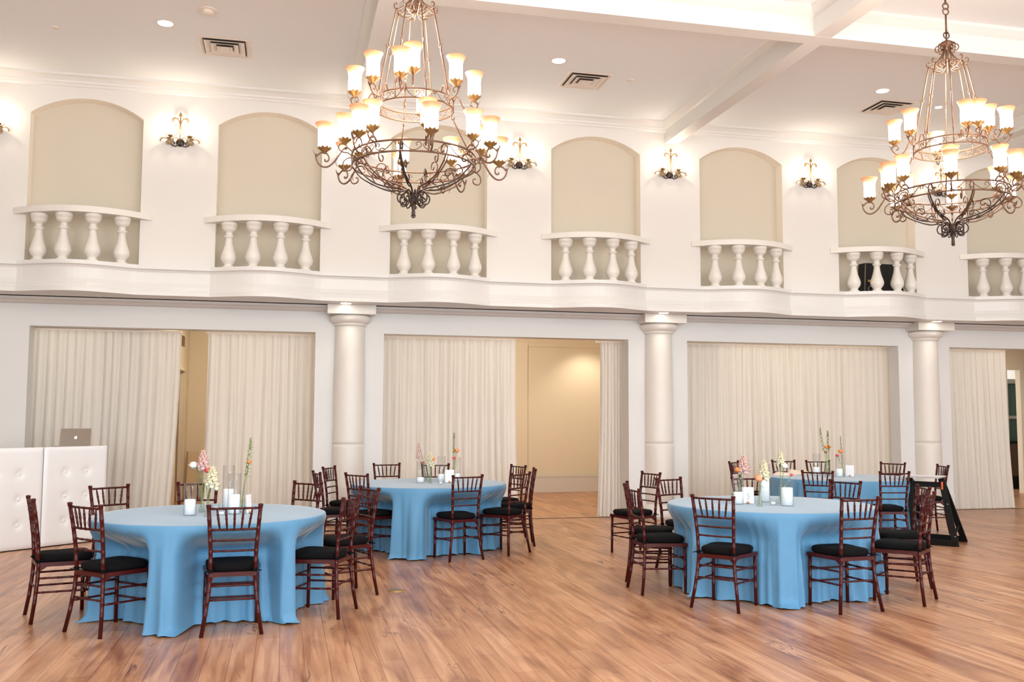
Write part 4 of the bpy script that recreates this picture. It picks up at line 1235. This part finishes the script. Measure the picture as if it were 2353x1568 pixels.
number_card(1.921, 11.322, R(-8), 'white number card standing on the back middle table')
votive(1.779, 11.10, 'glass votive at the front of the back middle table centrepiece')
# front right table
cylinder_vase(4.026, 8.068, .25, .10, 'glass cylinder with candle left of the number 3 card')
cylinder_vase(4.386, 8.245, .35, .19, 'tall glass cylinder with tall candle at the back of the front right table')
cylinder_vase(4.385, 7.835, .235, .152, 'glass cylinder with candle at the right of the front right centrepiece', .056)
bud_vase(4.126, 8.229, .18, 'bud vase behind the number 3 card', 1)
bud_vase(4.124, 7.851, .165, 'bud vase holding the peach rose on the front right table')
bud_vase(4.442, 8.056, .15, 'bud vase holding the white bloom on the front right table')
flower(4.126, 8.229, (-.02, .303), 'ranunculus', 'orange_petal', .033, 'bright orange bloom with dark eye above the number 3 card', seed=21)
flower(4.126, 8.229, (.04, .435), 'stock', 'blush_petal', .040, 'blush pink ruffled spire above the number 3 card', seed=22, spire=.17)
flower(4.124, 7.851, (-.003, .247), 'ranunculus', 'peach_petal', .044, 'large peach rose on the front right table', seed=23, leaves=1)
flower(4.124, 7.851, (.048, .40), 'stock', 'cream_petal', .038, 'white spire above the peach rose', seed=24, spire=.17)
flower(4.442, 8.056, (.045, .345), 'ranunculus', 'white_petal', .040, 'round white bloom on the front right table', seed=25)
flower(4.442, 8.056, (.008, .475), 'stock', 'cream_petal', .028, 'pale cream spire above the round white bloom', seed=26, spire=.13)
flower(4.442, 8.056, (.115, .262), 'ranunculus', 'coral_petal', .018, 'small salmon bud leaning right over the right candle cylinder', seed=27)
number_card(4.135, 8.091, R(-22), 'white card with the handwritten number 3 on the front right table', '3')
votive(4.299, 7.928, 'small cut-glass votive in the middle of the front right table')
# back right table
cylinder_vase(7.097, 11.871, .298, .105, 'glass cylinder with candle at the left of the back right table', .05)
cylinder_vase(7.223, 11.52, .295, .10, 'glass cylinder with candle in front of the orange blooms on the back right table', .05)
bud_vase(7.075, 11.583, .2, 'left bud vase on the back right table', 1)
bud_vase(7.14, 11.64, .2, 'middle bud vase on the back right table', 1)
bud_vase(7.305, 11.56, .2, 'right bud vase on the back right table', 1)
flower(7.075, 11.583, (-.085, .65), 'buds', 'spike', .020, 'leftmost tall green spire on the back right table', seed=31, spire=.33)
flower(7.075, 11.583, (-.005, .331), 'ranunculus', 'rust_petal', .024, 'dark rust bud on the back right table', seed=32)
flower(7.14, 11.64, (-.005, .61), 'buds', 'spike', .024, 'middle tall green spire on the back right table', seed=33, spire=.28)
flower(7.14, 11.64, (-.035, .398), 'ranunculus', 'orange_petal', .030, 'left of two orange blooms low on the middle spire, back right table', seed=34)
flower(7.14, 11.64, (.03, .40), 'ranunculus', 'orange_petal', .028, 'right of two orange blooms low on the middle spire, back right table', seed=35, lean=.02)
flower(7.305, 11.56, (-.03, .545), 'buds', 'spike', .014, 'thin green spire at the right of the back right centrepiece', seed=36, spire=.22)
flower(7.305, 11.56, (-.03, .341), 'ranunculus', 'orange_petal', .038, 'largest orange bloom on the back right table', seed=37)
flower(7.305, 11.56, (-.08, .288), 'ranunculus', 'coral_petal', .028, 'salmon coral bloom left of the largest orange bloom', seed=38)
number_card(7.416, 11.576, R(-38), 'white number card at the right of the back right centrepiece')
# folded napkins
def napkin(x, y, rz, L, W, H, label, seed):
    rnd = random.Random(seed); b = MB(); nx, ny = 14, 6; vs = []
    for side in (0, 1):
        for j in range(ny + 1):
            for i in range(nx + 1):
                u = i / nx; v = j / ny
                edge = min(1, 5 * min(u, 1 - u)) * min(1, 4 * min(v, 1 - v))
                h = (H * (edge ** .5) * (0.75 + .25 * sin(5 * u + seed) + .12 * sin(9 * v + 3 * u))) if side else 0
                vs.append(((u - .5) * L + .01 * sin(6 * v + seed), (v - .5) * W + .012 * sin(7 * u + seed), .001 + max(h, .0015 * side)))
    n_ = (nx + 1) * (ny + 1)
    fs = []
    for j in range(ny):
        for i in range(nx):
            a = j * (nx + 1) + i; fs.append((n_ + a, n_ + a + 1, n_ + a + nx + 2, n_ + a + nx + 1)); fs.append((a, a + nx + 1, a + nx + 2, a + 1))
    o = b.add(vs, fs, True).build('napkin', M['napkin'], None, (x, y, ZT), rz); tag(o, label, 'napkin', 'cream napkins')
napkin(6.72, 12.02, R(28), .40, .20, .05, 'long folded cream napkin at the left rim of the back right table', 1)
napkin(7.02, 12.22, R(-15), .30, .2, .085, 'puffier cream napkin beside the left candle cylinder of the back right table', 2)

# ------------------------------------------------------------------ tufted booth with laptop
u_ = Vector((.717, .697, 0)).normalized(); A_ = Vector((-2.758, 12.293, 0))
ang = math.atan2(u_.y, u_.x)
t = empty('tufted_booth', 'white button-tufted vinyl DJ booth at the left edge', 'booth', tuple(A_), ang)
def tuft_panel(x0, x1):
    b = MB(); nx, nz = 44, 56; z0, z1 = .012, 1.17; vs = []
    W = x1 - x0; bt = [(x0 + W * fx, fz) for fx in (.335, .665) for fz in (.29, .58, .87)]
    for j in range(nz + 1):
        for i in range(nx + 1):
            x = x0 + W * i / nx; z = z0 + (z1 - z0) * j / nz
            d = 0
            for bx_, bz in bt:
                q = math.hypot(x - bx_, z - bz); d += .022 * math.exp(-(q / .045) ** 2) + .006 * math.exp(-(q / .13) ** 2)
            e = min(i, nx - i, j, nz - j); edge = .018 if e == 0 else (.006 if e == 1 else 0)
            vs.append((x, -.03 + d + edge, z))
    n_ = nx + 1
    b.add(vs, [(j * n_ + i, j * n_ + i + 1, (j + 1) * n_ + i + 1, (j + 1) * n_ + i) for j in range(nz) for i in range(nx)], True)
    b.box(x0 + .004, x1 - .004, -.012, .03, z0, z1)
    p = b.build('tufted_panel', M['vinyl'], t)
    for bx_, bz in bt: MB().ball((bx_, -.012, bz), .014, 12, 8, sc=(1, .7, 1)).build('button', M['vinyl'], p)
tuft_panel(.006, .836); tuft_panel(-.836, -.006)
MB().box(-.83, .83, .031, .45, 1.12, 1.15).build('shelf', M['vinyl'], t)
MB().box(.80, .83, .031, .45, .012, 1.12).build('side_panel', M['vinyl'], t)
MB().box(-.83, -.80, .031, .45, .012, 1.12).build('side_panel', M['vinyl'], t)
MB().box(-.82, .82, -.01, .44, 0.0, .012).build('base', M['black_wood'], t)
# laptop
t = empty('laptop', 'open silver laptop on the white tufted booth, lid towards the camera', 'laptop', (-2.50, 12.72, 1.1505), R(24))
MB().box(-.178, .178, 0, .245, 0, .015).build('keyboard_base', M['laptop'], t)
b = MB(); H = .235; tl_ = -.045
b.hexa([(-.178, -.004, .012), (.178, -.004, .012), (.178, .004, .012), (-.178, .004, .012), (-.174, tl_ - .003, H), (.174, tl_ - .003, H), (.174, tl_ + .003, H), (-.174, tl_ + .003, H)])
lid = b.build('screen_lid', M['laptop'], t)
ap = [(0, .0085), (.004, .0105), (.009, .0105), (.0135, .0075), (.0115, .004), (.0108, 0), (.0118, -.0035), (.0148, -.006), (.0125, -.0115), (.009, -.0155), (.0055, -.0155), (.0015, -.0142), (-.0025, -.0155), (-.006, -.0155), (-.0105, -.011), (-.0135, -.0045), (-.014, .002), (-.012, .0075), (-.0075, .0108), (-.003, .0105)]
lf = [(.0005, .0125), (.0015, .0165), (.0045, .0195), (.0075, .0203), (.0068, .0165), (.004, .0135)]
b = MB()
zc_ = .125
def lp(px, pz): 
    z = zc_ + pz * 1.15; return (px * 1.15, (tl_ * (z - .012) / (H - .012)) - .0052, z)
b.add([lp(*q) for q in ap], [tuple(range(len(ap)))]); b.add([lp(*q) for q in lf], [tuple(range(len(lf)))[::-1]])
b.build('lid_logo', M['logo'], lid)

# ------------------------------------------------------------------ black folding stand
t = empty('folding_stand', 'black wooden A-frame folding stand right of the front right table', 'folding stand', (0, 0, 0))
A1_ = Vector((7.95, 10.19, 0)); A0_ = Vector((7.66, 10.57, 0)); D_ = Vector((.43, .39, 0))
top1 = Vector((8.02, 10.52, .80)); top0 = Vector((7.78, 10.82, .80))
bw = M['black_wood']
def frame(f1, f0, t1, t0, name):
    b = MB(); ax_ = (f1 - f0).normalized(); nn = ax_.cross((t1 - f1).normalized())
    b.bar(f1 + Vector((0, 0, .0)), t1, .07, .022, nn).bar(f0, t0, .07, .022, nn)
    b.bar(f1 + Vector((0, 0, .035)), f0 + Vector((0, 0, .035)), .022, .07)
    m1 = f1.lerp(t1, .9); m0 = f0.lerp(t0, .9); b.bar(m1, m0, .06, .02, nn)
    return b.build(name, bw, t)
fr1 = frame(A1_, A0_, top1 + Vector((-.015, -.02, 0)), top0 + Vector((-.015, -.02, 0)), 'front_frame')
frame(A1_ + D_, A0_ + D_, top1 + Vector((.03, .04, 0)), top0 + Vector((.03, .04, 0)), 'rear_frame')
MB().bar(A1_.lerp(top1, .16), (A1_ + D_).lerp(top1, .26), .02, .035).build('spreader', bw, t)
MB().bar(A0_.lerp(top0, .16), (A0_ + D_).lerp(top0, .26), .02, .035).build('spreader', bw, t)
p = A1_.lerp(top1, .9); MB().bar(p + Vector((-.035, -.035, -.05)), p + Vector((-.03, -.03, .045)), .022, .004, (1, 1, 0)).build('warning_sticker', M['label_orange'], fr1)
for q in (.15, .62): 
    MB().ball(tuple(A1_.lerp(top1, q) + Vector((-.01, -.028, 0))), .009, 10, 6).build('bolt', M['steel'], fr1)
o = MB().hexa([(-.22, -.16, 0), (.22, -.16, 0), (.22, .16, 0), (-.22, .16, 0), (-.24, -.18, .022), (.24, -.18, .022), (.24, .18, .022), (-.24, .18, .022)]).build('serving_tray', M['vinyl'], None, (7.88, 10.68, .806), R(-50))
tag(o, 'white tray lying on top of the black folding stand', 'tray')

# odds and ends
o = MB().lathe([(.075, 0), (.075, .004), (.06, .006), (.001, .006)], 28, close=False).build('floor_outlet', M['brass'], None, (1.0, 8.68, .0005))
tag(o, 'round brass floor outlet cover in the open floor', 'floor outlet')
t = empty('leaning_panel', 'pale wooden panel leaning in the corner behind the first curtain gap', 'panel', (-1.66, 18.9, 0), 0)
MB().hexa([(-.1, -.12, 0), (.08, -.12, 0), (.08, -.08, 0), (-.1, -.08, 0), (-.1, .16, .86), (.08, .16, .86), (.08, .2, .86), (-.1, .2, .86)]).build('board', M['canvas'], t)
MB().hexa([(-.12, -.13, 0), (-.1, -.13, 0), (-.1, -.07, 0), (-.12, -.07, 0), (-.12, .15, .87), (-.1, .15, .87), (-.1, .21, .87), (-.12, .21, .87)]).build('edge_strip', M['door_grey'], t)
o = MB().box(-.012, 0.01, -.16, .16, -.09, .09).build('wall_vent', M['iron'], None, (-1.803, 18.04, 2.88)); tag(o, 'small dark air grille high on the side wall behind the first curtain gap', 'vent')

# ------------------------------------------------------------------ light
for k_ in ('shade', 'lens', 'flame', 'candle', 'logo'): M[k_].cycles.emission_sampling = 'NONE'
lamp('window_daylight', 'AREA', (4.0, -3.5, 3.2), 930, (0.86, 0.94, 1.0), 22, (R(99), 0, 0), 5.0)
for x, y, e in ((-.6, 16.6, 70), (3.6, 16.6, 130), (8.2, 16.4, 90), (12.6, 15.8, 50)):
    lamp('alcove_lamp', 'POINT', (x, y, 2.95), e, (1.0, 0.86, 0.68), 0.12)
lamp('wall_washer', 'SPOT', (6.15, 18.6, 3.1), 40, (1.0, 0.86, 0.66), 0.08, (R(22), 0, 0), angle=R(110))
lamp('alcove_lamp', 'POINT', (-3.3, 15.6, 2.7), 30, (1.0, 0.84, 0.62), 0.12)
for x in (-1.445, 3.29, 7.95):
    lamp('downlight_lamp', 'SPOT', (x, 11.37, ZC - .06), 60, (1.0, 0.92, 0.82), 0.08, (0, 0, 0), angle=R(120))
for x in (.80, 5.56, 10.32):
    lamp('soffit_lamp', 'SPOT', (x, 13.50, SOF - .04), 5, (1.0, 0.92, 0.82), 0.06, (0, 0, 0), angle=R(110))
w = bpy.data.worlds.new('world'); scene.world = w; w.use_nodes = True
w.node_tree.nodes['Background'].inputs[0].default_value = (0.93, 0.97, 1.0, 1)
w.node_tree.nodes['Background'].inputs[1].default_value = 2.5

# ------------------------------------------------------------------ camera
cam = bpy.data.cameras.new('camera'); co = bpy.data.objects.new('camera', cam); COL.objects.link(co)
cam.sensor_width = 36.0; cam.lens = 2198.0 / 2353.0 * 36.0; cam.clip_start = 0.05; cam.clip_end = 100
yaw, pitch, roll = R(13.30), R(4.53), R(.236)
Fv = Vector((sin(yaw) * cos(pitch), cos(yaw) * cos(pitch), sin(pitch))); R0 = Vector((cos(yaw), -sin(yaw), 0)); U0 = R0.cross(Fv)
Rv = R0 * cos(roll) + U0 * sin(roll); Uv = U0 * cos(roll) - R0 * sin(roll)
mt = Matrix((Rv, Uv, -Fv)).transposed().to_4x4(); mt.translation = Vector((0, 0, 1.551))
co.matrix_world = mt
scene.camera = co

scene.view_settings.view_transform = 'Standard'
scene.view_settings.look = 'None'
scene.view_settings.exposure = 0.05
scene.view_settings.gamma = 1.0
scene.cycles.max_bounces = 6
scene.cycles.diffuse_bounces = 4
scene.cycles.glossy_bounces = 3
scene.cycles.transmission_bounces = 4
scene.cycles.transparent_max_bounces = 16
scene.cycles.caustics_reflective = False
scene.cycles.caustics_refractive = False
scene.cycles.sample_clamp_indirect = 6.0
scene.cycles.use_denoising = True
scene.cycles.use_adaptive_sampling = True
scene.cycles.adaptive_threshold = 0.05
